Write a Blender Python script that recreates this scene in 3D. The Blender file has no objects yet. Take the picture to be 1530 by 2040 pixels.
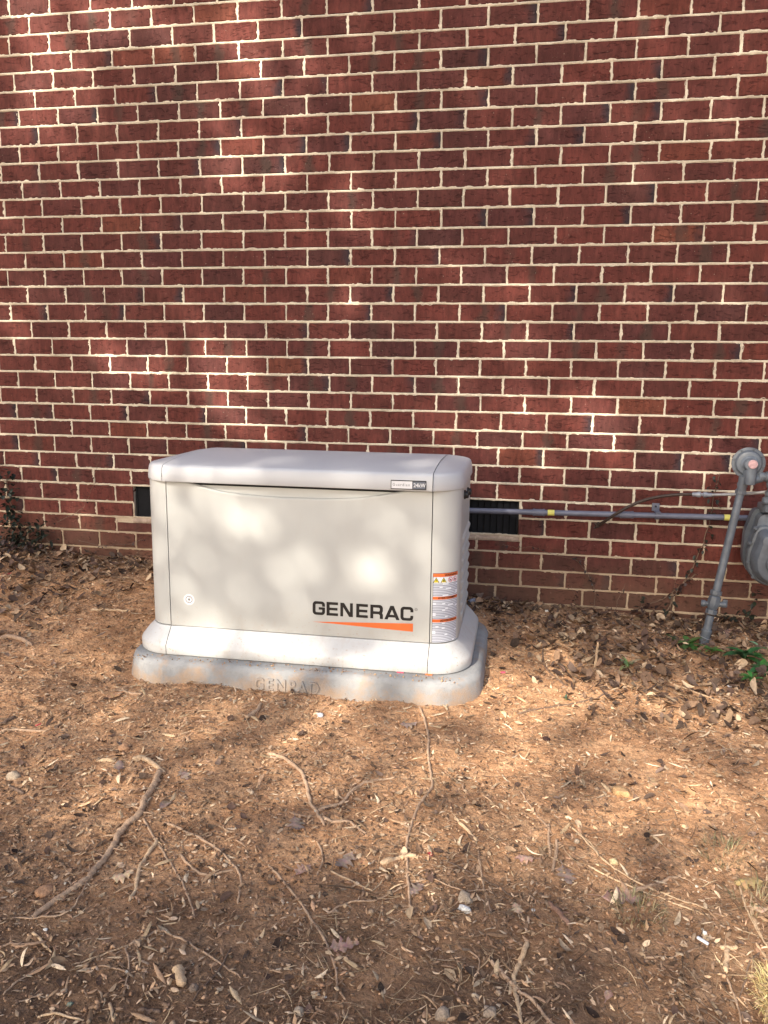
import bpy, bmesh, math, random
import numpy as np
from mathutils import Vector, Matrix
random.seed(7); rng = np.random.default_rng(7)
scene = bpy.context.scene
COL = scene.collection

# ------------------------------------------------------------------ camera, sky, sun, exposure
cam_data = bpy.data.cameras.new('camera')
cam = bpy.data.objects.new('camera', cam_data); COL.objects.link(cam)
cam_data.sensor_fit = 'HORIZONTAL'; cam_data.sensor_width = 36.0
cam_data.lens = 1588.73 / 1530 * 36.0
cam_data.clip_start = 0.05; cam_data.clip_end = 400
_r = Vector((0.98482, 0.17317, 0.01161)); _u = Vector((-0.04229, 0.17454, 0.98374)); _f = Vector((-0.16833, 0.9693, -0.17921))
CAM = Vector((2.5415, -3.7002, 1.1653))
M = Matrix(((_r.x, _u.x, -_f.x, CAM.x), (_r.y, _u.y, -_f.y, CAM.y), (_r.z, _u.z, -_f.z, CAM.z), (0, 0, 0, 1)))
cam.matrix_world = M
scene.camera = cam

SUN = np.array([0.30, 0.78, -0.55]); SUN = SUN / np.linalg.norm(SUN)      # direction the light travels
sun_elev = math.asin(-SUN[2]); sun_az = math.atan2(-SUN[0], -SUN[1])
world = bpy.data.worlds.new('World'); scene.world = world; world.use_nodes = True
wn = world.node_tree.nodes; wl = world.node_tree.links
sky = wn.new('ShaderNodeTexSky'); sky.sky_type = 'NISHITA'; sky.sun_disc = False
sky.sun_elevation = sun_elev; sky.sun_rotation = sun_az
sky.air_density = 1.0; sky.dust_density = 3.2; sky.ozone_density = 0.4
bg = wn['Background']; bg.inputs['Strength'].default_value = 0.15
wl.new(sky.outputs[0], bg.inputs['Color'])
sd = bpy.data.lights.new('sun', 'SUN'); sd.energy = 5.0; sd.angle = math.radians(0.55); sd.color = (1.0, 0.90, 0.76)
sun = bpy.data.objects.new('sun', sd); COL.objects.link(sun)
sun.rotation_euler = Vector(SUN).to_track_quat('-Z', 'Y').to_euler()
scene.view_settings.view_transform = 'Standard'; scene.view_settings.look = 'None'
scene.view_settings.gamma = 1.0; scene.view_settings.use_curve_mapping = False
scene.view_settings.exposure = 0.90

# ------------------------------------------------------------------ helpers
def tag(o, label=None, cat=None, group=None, kind=None):
    if label: o['label'] = label
    if cat: o['category'] = cat
    if group: o['group'] = group
    if kind: o['kind'] = kind
    return o

def empty(name, loc, label, cat, group=None):
    o = bpy.data.objects.new(name, None); COL.objects.link(o); o.location = loc
    o.empty_display_size = 0.05
    return tag(o, label, cat, group)

def link(name, me, mat=None, parent=None, loc=(0, 0, 0)):
    if mat is not None and not me.materials: me.materials.append(mat)
    o = bpy.data.objects.new(name, me); COL.objects.link(o)
    o.location = loc
    if parent is not None:
        o.parent = parent
        o.location = Vector(loc) - parent_loc(parent)
    return o

def parent_loc(p):
    v = Vector((0, 0, 0))
    while p is not None:
        v += p.location; p = p.parent
    return v

def mesh(name, V, F, smooth=False, pts=None):
    """V (n,3); F array (m,k) or list of lists; pts = dict of point attributes"""
    me = bpy.data.meshes.new(name)
    V = np.asarray(V, dtype=np.float32)
    if isinstance(F, np.ndarray):
        m, k = F.shape
        me.vertices.add(len(V)); me.vertices.foreach_set('co', V.ravel())
        me.loops.add(m * k); me.loops.foreach_set('vertex_index', F.astype(np.int32).ravel())
        me.polygons.add(m); me.polygons.foreach_set('loop_start', np.arange(0, m * k, k, dtype=np.int32))
        me.update(calc_edges=True)
    else:
        me.from_pydata([tuple(map(float, v)) for v in V], [], [tuple(int(i) for i in f) for f in F]); me.update()
    if smooth:
        me.polygons.foreach_set('use_smooth', np.ones(len(me.polygons), dtype=bool))
    if pts:
        for an, arr in pts.items():
            arr = np.asarray(arr, dtype=np.float32)
            if arr.ndim == 2 and arr.shape[1] == 4:
                a = me.attributes.new(an, 'FLOAT_COLOR', 'POINT'); a.data.foreach_set('color', arr.ravel())
            elif arr.ndim == 2:
                a = me.attributes.new(an, 'FLOAT_VECTOR', 'POINT'); a.data.foreach_set('vector', arr.ravel())
            else:
                a = me.attributes.new(an, 'FLOAT', 'POINT'); a.data.foreach_set('value', arr.ravel())
    return me

class MB:
    def __init__(s): s.v = []; s.f = []
    def add(s, V, F):
        b = len(s.v); s.v.extend([tuple(map(float, v)) for v in V]); s.f.extend([[i + b for i in f] for f in F]); return s
    def box(s, x0, x1, y0, y1, z0, z1, bev=0.0):
        if bev <= 0:
            V = [(x, y, z) for x in (x0, x1) for y in (y0, y1) for z in (z0, z1)]
            return s.add(V, [(0, 1, 3, 2), (4, 6, 7, 5), (0, 4, 5, 1), (2, 3, 7, 6), (0, 2, 6, 4), (1, 5, 7, 3)])
        bm = bmesh.new(); bmesh.ops.create_cube(bm, size=1)
        for v in bm.verts:
            v.co = Vector(((x0 + x1) / 2 + v.co.x * (x1 - x0), (y0 + y1) / 2 + v.co.y * (y1 - y0), (z0 + z1) / 2 + v.co.z * (z1 - z0)))
        bmesh.ops.bevel(bm, geom=bm.edges[:], offset=bev, segments=2, affect='EDGES', profile=0.6)
        bm.verts.index_update()
        s.add([v.co for v in bm.verts], [[v.index for v in f.verts] for f in bm.faces]); bm.free(); return s
    def tube(s, pts, rad, n=12, cap=True):
        pts = [Vector(p) for p in pts]; m = len(pts)
        rad = [rad] * m if not hasattr(rad, '__len__') else rad
        V = []; ref = None
        for i, p in enumerate(pts):
            d = (pts[min(i + 1, m - 1)] - pts[max(i - 1, 0)]).normalized()
            if ref is None:
                ref = Vector((0, 0, 1)) if abs(d.z) < 0.9 else Vector((1, 0, 0))
            a = (ref - d * ref.dot(d)).normalized(); ref = a; b = d.cross(a)
            for k in range(n):
                t = 2 * math.pi * k / n; V.append(p + (a * math.cos(t) + b * math.sin(t)) * rad[i])
        F = [(i * n + k, i * n + (k + 1) % n, (i + 1) * n + (k + 1) % n, (i + 1) * n + k) for i in range(m - 1) for k in range(n)]
        if cap: F += [tuple(range(n))[::-1], tuple((m - 1) * n + k for k in range(n))]
        return s.add(V, F)
    def lathe(s, origin, axis, prof, n=28, x=None):
        """prof list of (distance along axis, radius)"""
        o = Vector(origin); d = Vector(axis).normalized()
        r = Vector((0, 0, 1)) if abs(d.z) < 0.9 else Vector((1, 0, 0))
        a = (r - d * r.dot(d)).normalized(); b = d.cross(a); V = []
        for h, q in prof:
            for k in range(n):
                t = 2 * math.pi * k / n; V.append(o + d * h + (a * math.cos(t) + b * math.sin(t)) * q)
        m = len(prof)
        F = [(i * n + k, i * n + (k + 1) % n, (i + 1) * n + (k + 1) % n, (i + 1) * n + k) for i in range(m - 1) for k in range(n)]
        F += [tuple(range(n))[::-1], tuple((m - 1) * n + k for k in range(n))]
        return s.add(V, F)
    def build(s, name, mat, parent=None, smooth=True, sharp=35):
        bm = bmesh.new()
        vs = [bm.verts.new(v) for v in s.v]
        for f in s.f:
            try: bm.faces.new([vs[i] for i in f])
            except ValueError: pass
        bmesh.ops.recalc_face_normals(bm, faces=bm.faces)
        me = bpy.data.meshes.new(name); 
        if parent is not None:
            off = parent_loc(parent)
            for v in bm.verts: v.co -= off
        bm.to_mesh(me); bm.free()
        me.materials.append(mat)
        if smooth:
            me.polygons.foreach_set('use_smooth', np.ones(len(me.polygons), dtype=bool))
            me.set_sharp_from_angle(angle=math.radians(sharp))
        o = bpy.data.objects.new(name, me); COL.objects.link(o); o.parent = parent
        return o

# numpy value noise -------------------------------------------------
def _hash(ix, iy, seed):
    n = (ix.astype(np.int64) * 374761393 + iy.astype(np.int64) * 668265263 + seed * 982451653) & 0xffffffff
    n = ((n ^ (n >> 13)) * 1274126177) & 0xffffffff
    n = (n ^ (n >> 16)) & 0xffffffff
    return n / 4294967295.0
def vnoise(x, y, seed=0):
    x = np.asarray(x, float); y = np.asarray(y, float)
    ix = np.floor(x); iy = np.floor(y); fx = x - ix; fy = y - iy
    fx = fx * fx * (3 - 2 * fx); fy = fy * fy * (3 - 2 * fy)
    a = _hash(ix, iy, seed); b = _hash(ix + 1, iy, seed); c = _hash(ix, iy + 1, seed); d = _hash(ix + 1, iy + 1, seed)
    return (a * (1 - fx) + b * fx) * (1 - fy) + (c * (1 - fx) + d * fx) * fy
def fbm(x, y, oct=4, seed=0):
    s = 0; a = 0.5
    for o in range(oct):
        s = s + a * (vnoise(x * 2 ** o, y * 2 ** o, seed + o) - 0.5) * 2; a *= 0.5
    return s

# ------------------------------------------------------------------ ground height
def ground(x, y, detail=True):
    x = np.asarray(x, float); y = np.asarray(y, float)
    zb = np.interp(x, [-2, -.13, .64, 2.47, 2.94, 3.65, 6], [.25, .21, .187, .076, .055, .038, .02])
    zf = np.interp(x, [-1, .75, .98, 1.15, 1.35, 2.2, 4], [.06, .02, -.028, -.022, .0, -.01, -.02])
    t = np.clip(-y / 1.1, 0, 1); t = t * t * (3 - 2 * t)
    b = zb * (1 - t) + zf * t
    k = np.clip((-1.1 - y) / 1.2, 0, 1); far = np.clip(-1.1 - y, 0, 8)
    b = np.where(y < -1.1, b * (1 - k) - .03 * far, b)
    b = np.where(y > 0, zb, b)
    if detail:
        b = b + .011 * fbm(x * 2.3, y * 2.3, 3, 3) + .006 * fbm(x * 9, y * 9, 3, 11)
        r = 1 - np.abs(fbm(x * 26, y * 26, 3, 23))
        b = b + .0075 * (r - .7) + .0036 * fbm(x * 75, y * 75, 2, 31)
        # soil crumbled up against the front of the pad, uneven
        dpad = np.maximum(np.maximum(np.abs(x - 1.735) - .70, np.abs(y + .67) - .40), 0)
        b = b + .014 * np.exp(-(dpad / .06) ** 2) * (vnoise(x * 14, y * 14, 5) - .35)
    return b
def gz(x, y): return float(ground(np.array([x]), np.array([y]))[0])

# ------------------------------------------------------------------ materials
def new_mat(name):
    m = bpy.data.materials.new(name); m.use_nodes = True
    nt = m.node_tree; return m, nt, nt.nodes['Principled BSDF']
def N(nt, kind, **kw):
    n = nt.nodes.new(kind)
    for k, v in kw.items():
        if k.startswith('i_'): n.inputs[k[2:].replace('_', ' ')].default_value = v
        else: setattr(n, k, v)
    return n
def ramp(nt, src, stops, interp='LINEAR'):
    r = nt.nodes.new('ShaderNodeValToRGB'); r.color_ramp.interpolation = interp
    e = r.color_ramp.elements
    while len(e) < len(stops): e.new(0.5)
    for k, (p, c) in enumerate(stops):
        e[k].position = p; e[k].color = (c, c, c, 1) if not hasattr(c, '__len__') else (*c[:3], 1)
    nt.links.new(src, r.inputs[0]); return r.outputs[0]
def mix(nt, fac, a, b, mode='MIX'):
    m = nt.nodes.new('ShaderNodeMix'); m.data_type = 'RGBA'; m.blend_type = mode
    for s, v in ((m.inputs[0], fac), (m.inputs[6], a), (m.inputs[7], b)):
        if isinstance(v, bpy.types.NodeSocket): nt.links.new(v, s)
        elif hasattr(v, '__len__'): s.default_value = (*v[:3], 1)
        else: s.default_value = v
    return m.outputs[2]
def math_(nt, op, a, b=None, clamp=False):
    m = nt.nodes.new('ShaderNodeMath'); m.operation = op; m.use_clamp = clamp
    for k, v in enumerate((a, b)):
        if v is None: continue
        if isinstance(v, bpy.types.NodeSocket): nt.links.new(v, m.inputs[k])
        else: m.inputs[k].default_value = v
    return m.outputs[0]
def pos(nt, scale=(1, 1, 1)):
    g = nt.nodes.new('ShaderNodeNewGeometry'); mp = nt.nodes.new('ShaderNodeMapping'); mp.inputs['Scale'].default_value = scale
    nt.links.new(g.outputs['Position'], mp.inputs['Vector']); return mp.outputs[0]
def noise(nt, vec, scale, detail=4, rough=.6, dist=0.0, out=0):
    n = nt.nodes.new('ShaderNodeTexNoise'); n.inputs['Scale'].default_value = scale; n.inputs['Detail'].default_value = detail
    n.inputs['Roughness'].default_value = rough; n.inputs['Distortion'].default_value = dist
    nt.links.new(vec, n.inputs['Vector']); return n.outputs[out]
def bump(nt, bs, h, strength=.5, dist=.002, prev=None):
    b = nt.nodes.new('ShaderNodeBump'); b.inputs['Strength'].default_value = strength; b.inputs['Distance'].default_value = dist
    nt.links.new(h, b.inputs['Height'])
    if prev is not None: nt.links.new(prev, b.inputs['Normal'])
    nt.links.new(b.outputs[0], bs.inputs['Normal']); return b.outputs[0]
def setc(nt, bs, c, rough=.5, spec=.5, metal=0):
    if isinstance(c, bpy.types.NodeSocket): nt.links.new(c, bs.inputs['Base Color'])
    else: bs.inputs['Base Color'].default_value = (*c, 1)
    if isinstance(rough, bpy.types.NodeSocket): nt.links.new(rough, bs.inputs['Roughness'])
    else: bs.inputs['Roughness'].default_value = rough
    bs.inputs['Specular IOR Level'].default_value = spec; bs.inputs['Metallic'].default_value = metal

def plain(name, c, rough=.5, spec=.5, var=.12, scale=30, bmp=0.0, metal=0):
    m, nt, bs = new_mat(name); p = pos(nt)
    n = noise(nt, p, scale, 4)
    lo = tuple(v * (1 - var) for v in c); hi = tuple(min(1, v * (1 + var)) for v in c)
    setc(nt, bs, ramp(nt, n, [(.3, lo), (.7, hi)]), rough, spec, metal)
    if bmp: bump(nt, bs, noise(nt, p, scale * 6, 3), .5, bmp)
    return m

def mat_brick():
    m, nt, bs = new_mat('brick_clay')
    oi = nt.nodes.new('ShaderNodeObjectInfo'); at = N(nt, 'ShaderNodeAttribute', attribute_name='bl')
    sx = nt.nodes.new('ShaderNodeSeparateXYZ'); nt.links.new(at.outputs['Vector'], sx.inputs[0])
    rnd = math_(nt, 'ADD', oi.outputs['Random'], sx.outputs[2])
    wn_ = N(nt, 'ShaderNodeTexWhiteNoise', noise_dimensions='1D'); nt.links.new(rnd, wn_.inputs['W'])
    sr = nt.nodes.new('ShaderNodeSeparateColor'); nt.links.new(wn_.outputs['Color'], sr.inputs[0])
    base = ramp(nt, sr.outputs[0], [(0, (.078, .026, .024)), (.16, (.112, .030, .024)), (.42, (.140, .034, .026)), (.70, (.124, .034, .028)), (.88, (.092, .027, .025)), (.97, (.150, .038, .026)), (1, (.17, .050, .030))])
    p = pos(nt); ps = pos(nt, (1, 1, .28)); ph = pos(nt, (.35, 1, 1))
    v1 = noise(nt, p, 14, 5, .65); c = mix(nt, ramp(nt, v1, [(.35, 0.0), (.75, .55)]), base, (.052, .026, .021))
    v2 = noise(nt, ps, 46, 5, .7); c = mix(nt, .9, c, ramp(nt, v2, [(.25, .50), (.5, 1.0), (.75, 1.5)]), 'MULTIPLY')
    # kiln smoke at one end of some bricks
    u = math_(nt, 'ADD', sx.outputs[0], math_(nt, 'MULTIPLY', math_(nt, 'SUBTRACT', noise(nt, p, 22, 3), .5), .9))
    end = ramp(nt, u, [(.55, 0), (.98, 1)])
    gate = ramp(nt, sr.outputs[1], [(.82, 0), (.88, 1)])
    c = mix(nt, math_(nt, 'MULTIPLY', math_(nt, 'MULTIPLY', end, gate), .85), c, (.030, .026, .032))
    band = ramp(nt, math_(nt, 'ABSOLUTE', math_(nt, 'SUBTRACT', u, .1)), [(.10, 1), (.32, 0)])
    g2 = ramp(nt, sr.outputs[2], [(.80, 0), (.86, 1)])
    c = mix(nt, math_(nt, 'MULTIPLY', math_(nt, 'MULTIPLY', band, g2), .6), c, (.055, .040, .032))
    # mortar specks and faint bloom
    sp = noise(nt, p, 170, 2, .5); c = mix(nt, ramp(nt, sp, [(.735, 0), (.76, .75)]), c, (.50, .42, .34))
    sm = noise(nt, p, 9, 5, .75); c = mix(nt, ramp(nt, sm, [(.60, 0), (.80, .22)]), c, (.26, .15, .13))
    # soil splash low on the wall
    g = nt.nodes.new('ShaderNodeNewGeometry'); sz = nt.nodes.new('ShaderNodeSeparateXYZ'); nt.links.new(g.outputs['Position'], sz.inputs[0])
    lowz = math_(nt, 'ADD', math_(nt, 'ADD', sz.outputs[2], math_(nt, 'MULTIPLY', sz.outputs[0], .035)), math_(nt, 'MULTIPLY', noise(nt, p, 5, 4), .22))
    c = mix(nt, ramp(nt, lowz, [(.34, .62), (.56, 0)]), c, (.115, .066, .044))
    spl = noise(nt, p, 75, 4, .7); low2 = ramp(nt, lowz, [(.45, 1), (.85, 0)])
    c = mix(nt, math_(nt, 'MULTIPLY', ramp(nt, spl, [(.66, 0), (.72, .6)]), low2), c, (.40, .30, .22))
    cr = ramp(nt, noise(nt, ph, 55, 4, .6, 1.6), [(.34, 0), (.41, 1)]); c = mix(nt, 1.0, c, ramp(nt, cr, [(0, .66), (1, 1.0)]), 'MULTIPLY')
    setc(nt, bs, c, ramp(nt, v1, [(.3, .65), (.7, .9)]), .2)
    b1 = bump(nt, bs, noise(nt, ps, 130, 4, .7), .8, .0016)
    b2 = bump(nt, bs, cr, .8, .0024, b1)
    bump(nt, bs, noise(nt, p, 30, 3), .5, .0025, b2)
    return m

def mat_mortar():
    m, nt, bs = new_mat('mortar_cream'); p = pos(nt)
    a = noise(nt, p, 16, 5, .65)
    c = ramp(nt, a, [(.25, (.46, .39, .30)), (.45, (.66, .58, .46)), (.75, (.78, .70, .57))])
    d = noise(nt, p, 120, 4, .7); c = mix(nt, .7, c, ramp(nt, d, [(.3, .72), (.55, 1.0)]), 'MULTIPLY')
    g = nt.nodes.new('ShaderNodeNewGeometry'); sz = nt.nodes.new('ShaderNodeSeparateXYZ'); nt.links.new(g.outputs['Position'], sz.inputs[0])
    lowz = math_(nt, 'ADD', math_(nt, 'ADD', sz.outputs[2], math_(nt, 'MULTIPLY', sz.outputs[0], .035)), math_(nt, 'MULTIPLY', noise(nt, p, 6, 4), .25))
    c = mix(nt, ramp(nt, lowz, [(.42, .75), (.78, 0)]), c, (.33, .22, .135))
    setc(nt, bs, c, .92, .2)
    bump(nt, bs, noise(nt, p, 210, 4, .7), .5, .0012)
    return m

def mat_soil():
    m, nt, bs = new_mat('clay_soil'); p = pos(nt)
    a = noise(nt, p, 2.2, 6, .62); b = noise(nt, p, 13, 6, .7); c3 = noise(nt, p, 110, 5, .75)
    c = ramp(nt, b, [(.28, (.30, .155, .082)), (.48, (.50, .280, .150)), (.68, (.63, .390, .225))])
    # darker topsoil mixed in towards the lawn side
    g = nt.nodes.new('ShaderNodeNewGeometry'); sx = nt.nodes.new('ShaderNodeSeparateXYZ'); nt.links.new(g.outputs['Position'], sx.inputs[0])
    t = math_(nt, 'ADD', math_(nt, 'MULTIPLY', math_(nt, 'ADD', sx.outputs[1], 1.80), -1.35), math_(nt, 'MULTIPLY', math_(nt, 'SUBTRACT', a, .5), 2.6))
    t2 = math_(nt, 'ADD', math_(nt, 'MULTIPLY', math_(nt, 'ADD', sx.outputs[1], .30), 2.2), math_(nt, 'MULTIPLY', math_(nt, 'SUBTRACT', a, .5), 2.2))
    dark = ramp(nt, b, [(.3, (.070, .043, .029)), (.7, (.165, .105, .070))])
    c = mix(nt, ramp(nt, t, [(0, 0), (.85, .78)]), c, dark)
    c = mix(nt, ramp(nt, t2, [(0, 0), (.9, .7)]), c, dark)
    c = mix(nt, .85, c, ramp(nt, c3, [(.28, .40), (.48, .95), (.68, 1.5)]), 'MULTIPLY')
    sp = noise(nt, p, 240, 3, .6); c = mix(nt, ramp(nt, sp, [(.69, 0), (.72, .7)]), c, (.50, .34, .20))
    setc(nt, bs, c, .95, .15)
    b1 = bump(nt, bs, c3, .9, .006); b2 = bump(nt, bs, noise(nt, p, 38, 5, .7), .8, .010, b1)
    bump(nt, bs, noise(nt, p, 300, 3, .6), .7, .002, b2)
    return m

def mat_attr(name, rough=.85, scale=140, bmp=.0008, spec=.2, var=.35):
    m, nt, bs = new_mat(name); at = N(nt, 'ShaderNodeAttribute', attribute_name='Col'); p = pos(nt)
    n = noise(nt, p, scale, 4, .7)
    setc(nt, bs, mix(nt, 1.0, at.outputs['Color'], ramp(nt, n, [(.3, 1 - var), (.7, 1 + var)]), 'MULTIPLY'), rough, spec)
    if bmp: bump(nt, bs, n, .6, bmp)
    return m

def mat_wood(name, c0, c1, rough=.8):
    m, nt, bs = new_mat(name)
    tc = nt.nodes.new('ShaderNodeTexCoord'); p = pos(nt)
    n = noise(nt, p, 55, 6, .7, .8); n2 = noise(nt, p, 380, 4, .7)
    c = ramp(nt, n, [(.3, c0), (.7, c1)]); c = mix(nt, .8, c, ramp(nt, n2, [(.3, .6), (.62, 1.15)]), 'MULTIPLY')
    setc(nt, bs, c, rough, .25); bump(nt, bs, noise(nt, p, 190, 5, .75), .8, .0022)
    return m

def mat_panel(name, c, rough, spec=.5, dirt=.0):
    m, nt, bs = new_mat(name); p = pos(nt)
    a = noise(nt, p, 5, 5, .6); cc = ramp(nt, a, [(.3, tuple(v * .96 for v in c)), (.7, c)])
    if dirt:
        d = noise(nt, pos(nt, (1, 1, .5)), 9, 7, .72); cc = mix(nt, ramp(nt, d, [(.56, 0), (.80, dirt)]), cc, (.36, .27, .19))
        d2 = noise(nt, p, 150, 3, .6); cc = mix(nt, ramp(nt, d2, [(.70, 0), (.74, dirt * .8)]), cc, (.25, .18, .13))
    if dirt:      # clay splashed up by rain, only near the ground
        g = nt.nodes.new('ShaderNodeNewGeometry'); sz = nt.nodes.new('ShaderNodeSeparateXYZ'); nt.links.new(g.outputs['Position'], sz.inputs[0])
        hgt = ramp(nt, sz.outputs[2], [(.10, 1), (.30, 0)]); sp = noise(nt, p, 95, 4, .75); s2 = noise(nt, pos(nt, (1, 1, .35)), 30, 5, .7)
        cc = mix(nt, math_(nt, 'MULTIPLY', ramp(nt, sp, [(.60, 0), (.68, .75)]), hgt), cc, (.40, .25, .15))
        cc = mix(nt, math_(nt, 'MULTIPLY', ramp(nt, s2, [(.50, 0), (.75, .40)]), hgt), cc, (.44, .33, .24))
    setc(nt, bs, cc, rough, spec)
    bump(nt, bs, noise(nt, p, 900, 2, .5), .10, .0003)
    return m

def mat_concrete():
    m, nt, bs = new_mat('pad_concrete'); p = pos(nt)
    a = noise(nt, p, 7, 6, .65); c = ramp(nt, a, [(.3, (.22, .225, .23)), (.7, (.36, .365, .37))])
    g = nt.nodes.new('ShaderNodeNewGeometry'); sz = nt.nodes.new('ShaderNodeSeparateXYZ'); nt.links.new(g.outputs['Position'], sz.inputs[0])
    d = math_(nt, 'SUBTRACT', noise(nt, p, 11, 6, .7), math_(nt, 'MULTIPLY', sz.outputs[2], 2.2))
    c = mix(nt, ramp(nt, d, [(.36, 0), (.58, .75)]), c, (.40, .27, .17))
    st = noise(nt, p, 17, 5, .75, 1.0); c = mix(nt, ramp(nt, st, [(.62, 0), (.70, .7)]), c, (.38, .20, .11))
    pit = noise(nt, p, 130, 2, .5); c = mix(nt, ramp(nt, pit, [(.72, 0), (.75, .6)]), c, (.16, .15, .14))
    setc(nt, bs, c, .85, .3)
    b1 = bump(nt, bs, noise(nt, p, 260, 4, .7), .8, .0026); bump(nt, bs, noise(nt, p, 25, 4), .4, .003, b1)
    return m

M_BRICK = mat_brick(); M_MORTAR = mat_mortar(); M_SOIL = mat_soil()
M_CHIP = mat_attr('shredded_bark', .9, 140, .0008, .08); M_LEAF = mat_attr('dead_leaf', .8, 90, .0006, .12, .30); M_CLOD = mat_attr('soil_crumb', .95, 240, .0015, .1, .4)
M_GREEN = mat_attr('green_leaf', .5, 60, 0, .4, .25)
M_PANEL = mat_panel('generator_paint', (.525, .536, .522), .38, .5, .10)
M_LIDM = mat_panel('lid_composite', (.56, .57, .59), .42, .5)
M_SKIRT = mat_panel('skirt_composite', (.59, .595, .59), .45, .5, .35)
M_PAD = mat_concrete()
M_BLACK = plain('black_plastic', (.008, .008, .009), .45, .5)
M_GAP = plain('dark_seam_and_shade', (.03, .03, .03), .8, .2)  # dark for seams, and for the shadow line drawn under the lid
M_SILL = plain('mortar_sill_stained', (.40, .31, .25), .9, .2, .3, 40, .0010)
M_VENT = plain('vent_black', (.007, .0075, .010), .7, .25, .3, 60)
M_INK = plain('ink_black', (.012, .010, .010), .5, .4)
M_ORANGE = plain('decal_orange', (.78, .17, .045), .45, .4, .05)
M_WHITE = plain('decal_white', (.78, .79, .82), .4, .4, .04)
M_YELLOW = plain('tag_yellow', (.68, .63, .16), .5, .4, .05)
M_PIPE = plain('pipe_paint', (.125, .135, .185), .42, .5, .12, 25, .0003)
M_GREY = plain('meter_grey_paint', (.102, .118, .142), .42, .5, .25, 22, .0006)
M_CAP = plain('faded_pink_cap', (.42, .27, .28), .7, .3, .25, 90, .0006)
M_SILVER = plain('silver_fitting', (.50, .51, .52), .32, .6, .1, 40, 0, .7)
M_HOSE = plain('brown_hose', (.045, .030, .025), .5, .4, .25, 60)
M_PINK = plain('sticker_pink', (.62, .40, .52), .5, .4, .05)
M_TRIY = plain('pictogram_yellow', (.72, .62, .05), .5, .4, .05)
M_TRIR = plain('pictogram_red', (.62, .10, .16), .5, .4, .05)
M_ROOT = mat_wood('root_bark', (.34, .215, .140), (.60, .42, .28))
M_PALE = mat_wood('bare_wood', (.46, .30, .18), (.72, .53, .34))
M_TWIG = mat_wood('twig_dark', (.11, .07, .05), (.24, .165, .12))
M_BARK = mat_wood('rough_bark', (.16, .085, .06), (.36, .22, .16))

# ------------------------------------------------------------------ ground
def coords(lo, hi, step, out):
    c = list(np.arange(lo, hi + 1e-9, step)); s = step; v = hi
    right = []
    while v < out[1]: s *= 1.35; v += s; right.append(v)
    s = step; v = lo; left = []
    while v > out[0]: s *= 1.35; v -= s; left.append(v)
    return np.array(left[::-1] + c + right)
gx = coords(-.35, 4.0, .0075, (-80, 80)); gy = coords(-2.75, .0, .0068, (-90, .3))
X, Y = np.meshgrid(gx, gy); Z = ground(X, Y)
nx, ny = len(gx), len(gy)
idx = np.arange(nx * ny).reshape(ny, nx)
F = np.stack([idx[:-1, :-1], idx[:-1, 1:], idx[1:, 1:], idx[1:, :-1]], -1).reshape(-1, 4)
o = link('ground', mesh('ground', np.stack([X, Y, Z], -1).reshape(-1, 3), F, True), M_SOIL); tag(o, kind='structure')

# ------------------------------------------------------------------ brick wall
BW, BH = .2032, .08117
ROWFIT = {0:(-0.007,-0.007),1:(-0.014,-0.014),2:(-0.006,0.000),3:(-0.001,-0.014),4:(0.001,-0.007),5:(0.012,-0.011),6:(0.006,-0.004),7:(0.002,-0.001),8:(-0.001,0.006),9:(0.005,0.002),10:(0.004,0.001),11:(0.002,0.007),12:(-0.002,0.002),13:(-0.001,0.006),14:(-0.003,0.003),15:(-0.001,0.001),16:(-0.000,-0.001),17:(0.005,-0.004),18:(0.008,-0.006),19:(0.014,-0.009),20:(0.015,-0.003),21:(0.012,-0.001),22:(-0.006,0.001),23:(-0.009,-0.002),24:(-0.008,-0.010),25:(0.006,-0.015),26:(-0.005,-0.007),27:(0.004,0.004),28:(-0.003,0.016),29:(0.004,0.010),30:(0.006,0.006),31:(0.001,0.019)}
BEDL = [-.002,-.003,-.004,-.002,-.002,.001,.005,.001,.004,.001,.003,.002,.004,0,.002,.001,0,-.002,-.004,-.005,-.005,-.004,-.001,-.001,.001,-.002,.001,.004,-.003,.003,.004,0]
BEDR = [0,0,-.005,.002,.003,.001,.001,-.002,.001,.003,.004,.001,-.003,.001,-.002,-.003,-.003,-.002,-.002,-.001,-.001,-.001,.002,-.003,.004,0,0,.004,.003,-.003,0,0]
def bedz(i, x):
    l = BEDL[i] if 0 <= i < 32 else 0; r = BEDR[i] if 0 <= i < 32 else 0
    t = np.clip(np.asarray(x) / 3.4, 0, 1)
    return 2.75 - i * BH + l * (1 - t) + r * t
WX0, WX1 = -2.4, 6.2
VENTS = [(.612, 1.02, .392, .560), (2.125, 2.536, .388, .560)]
ROW0, ROW1 = -9, 37
bricks = []      # (row, x0, x1, z0, z1)
joints = []      # head joints (row, x)
JR = random.Random(3)
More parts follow.
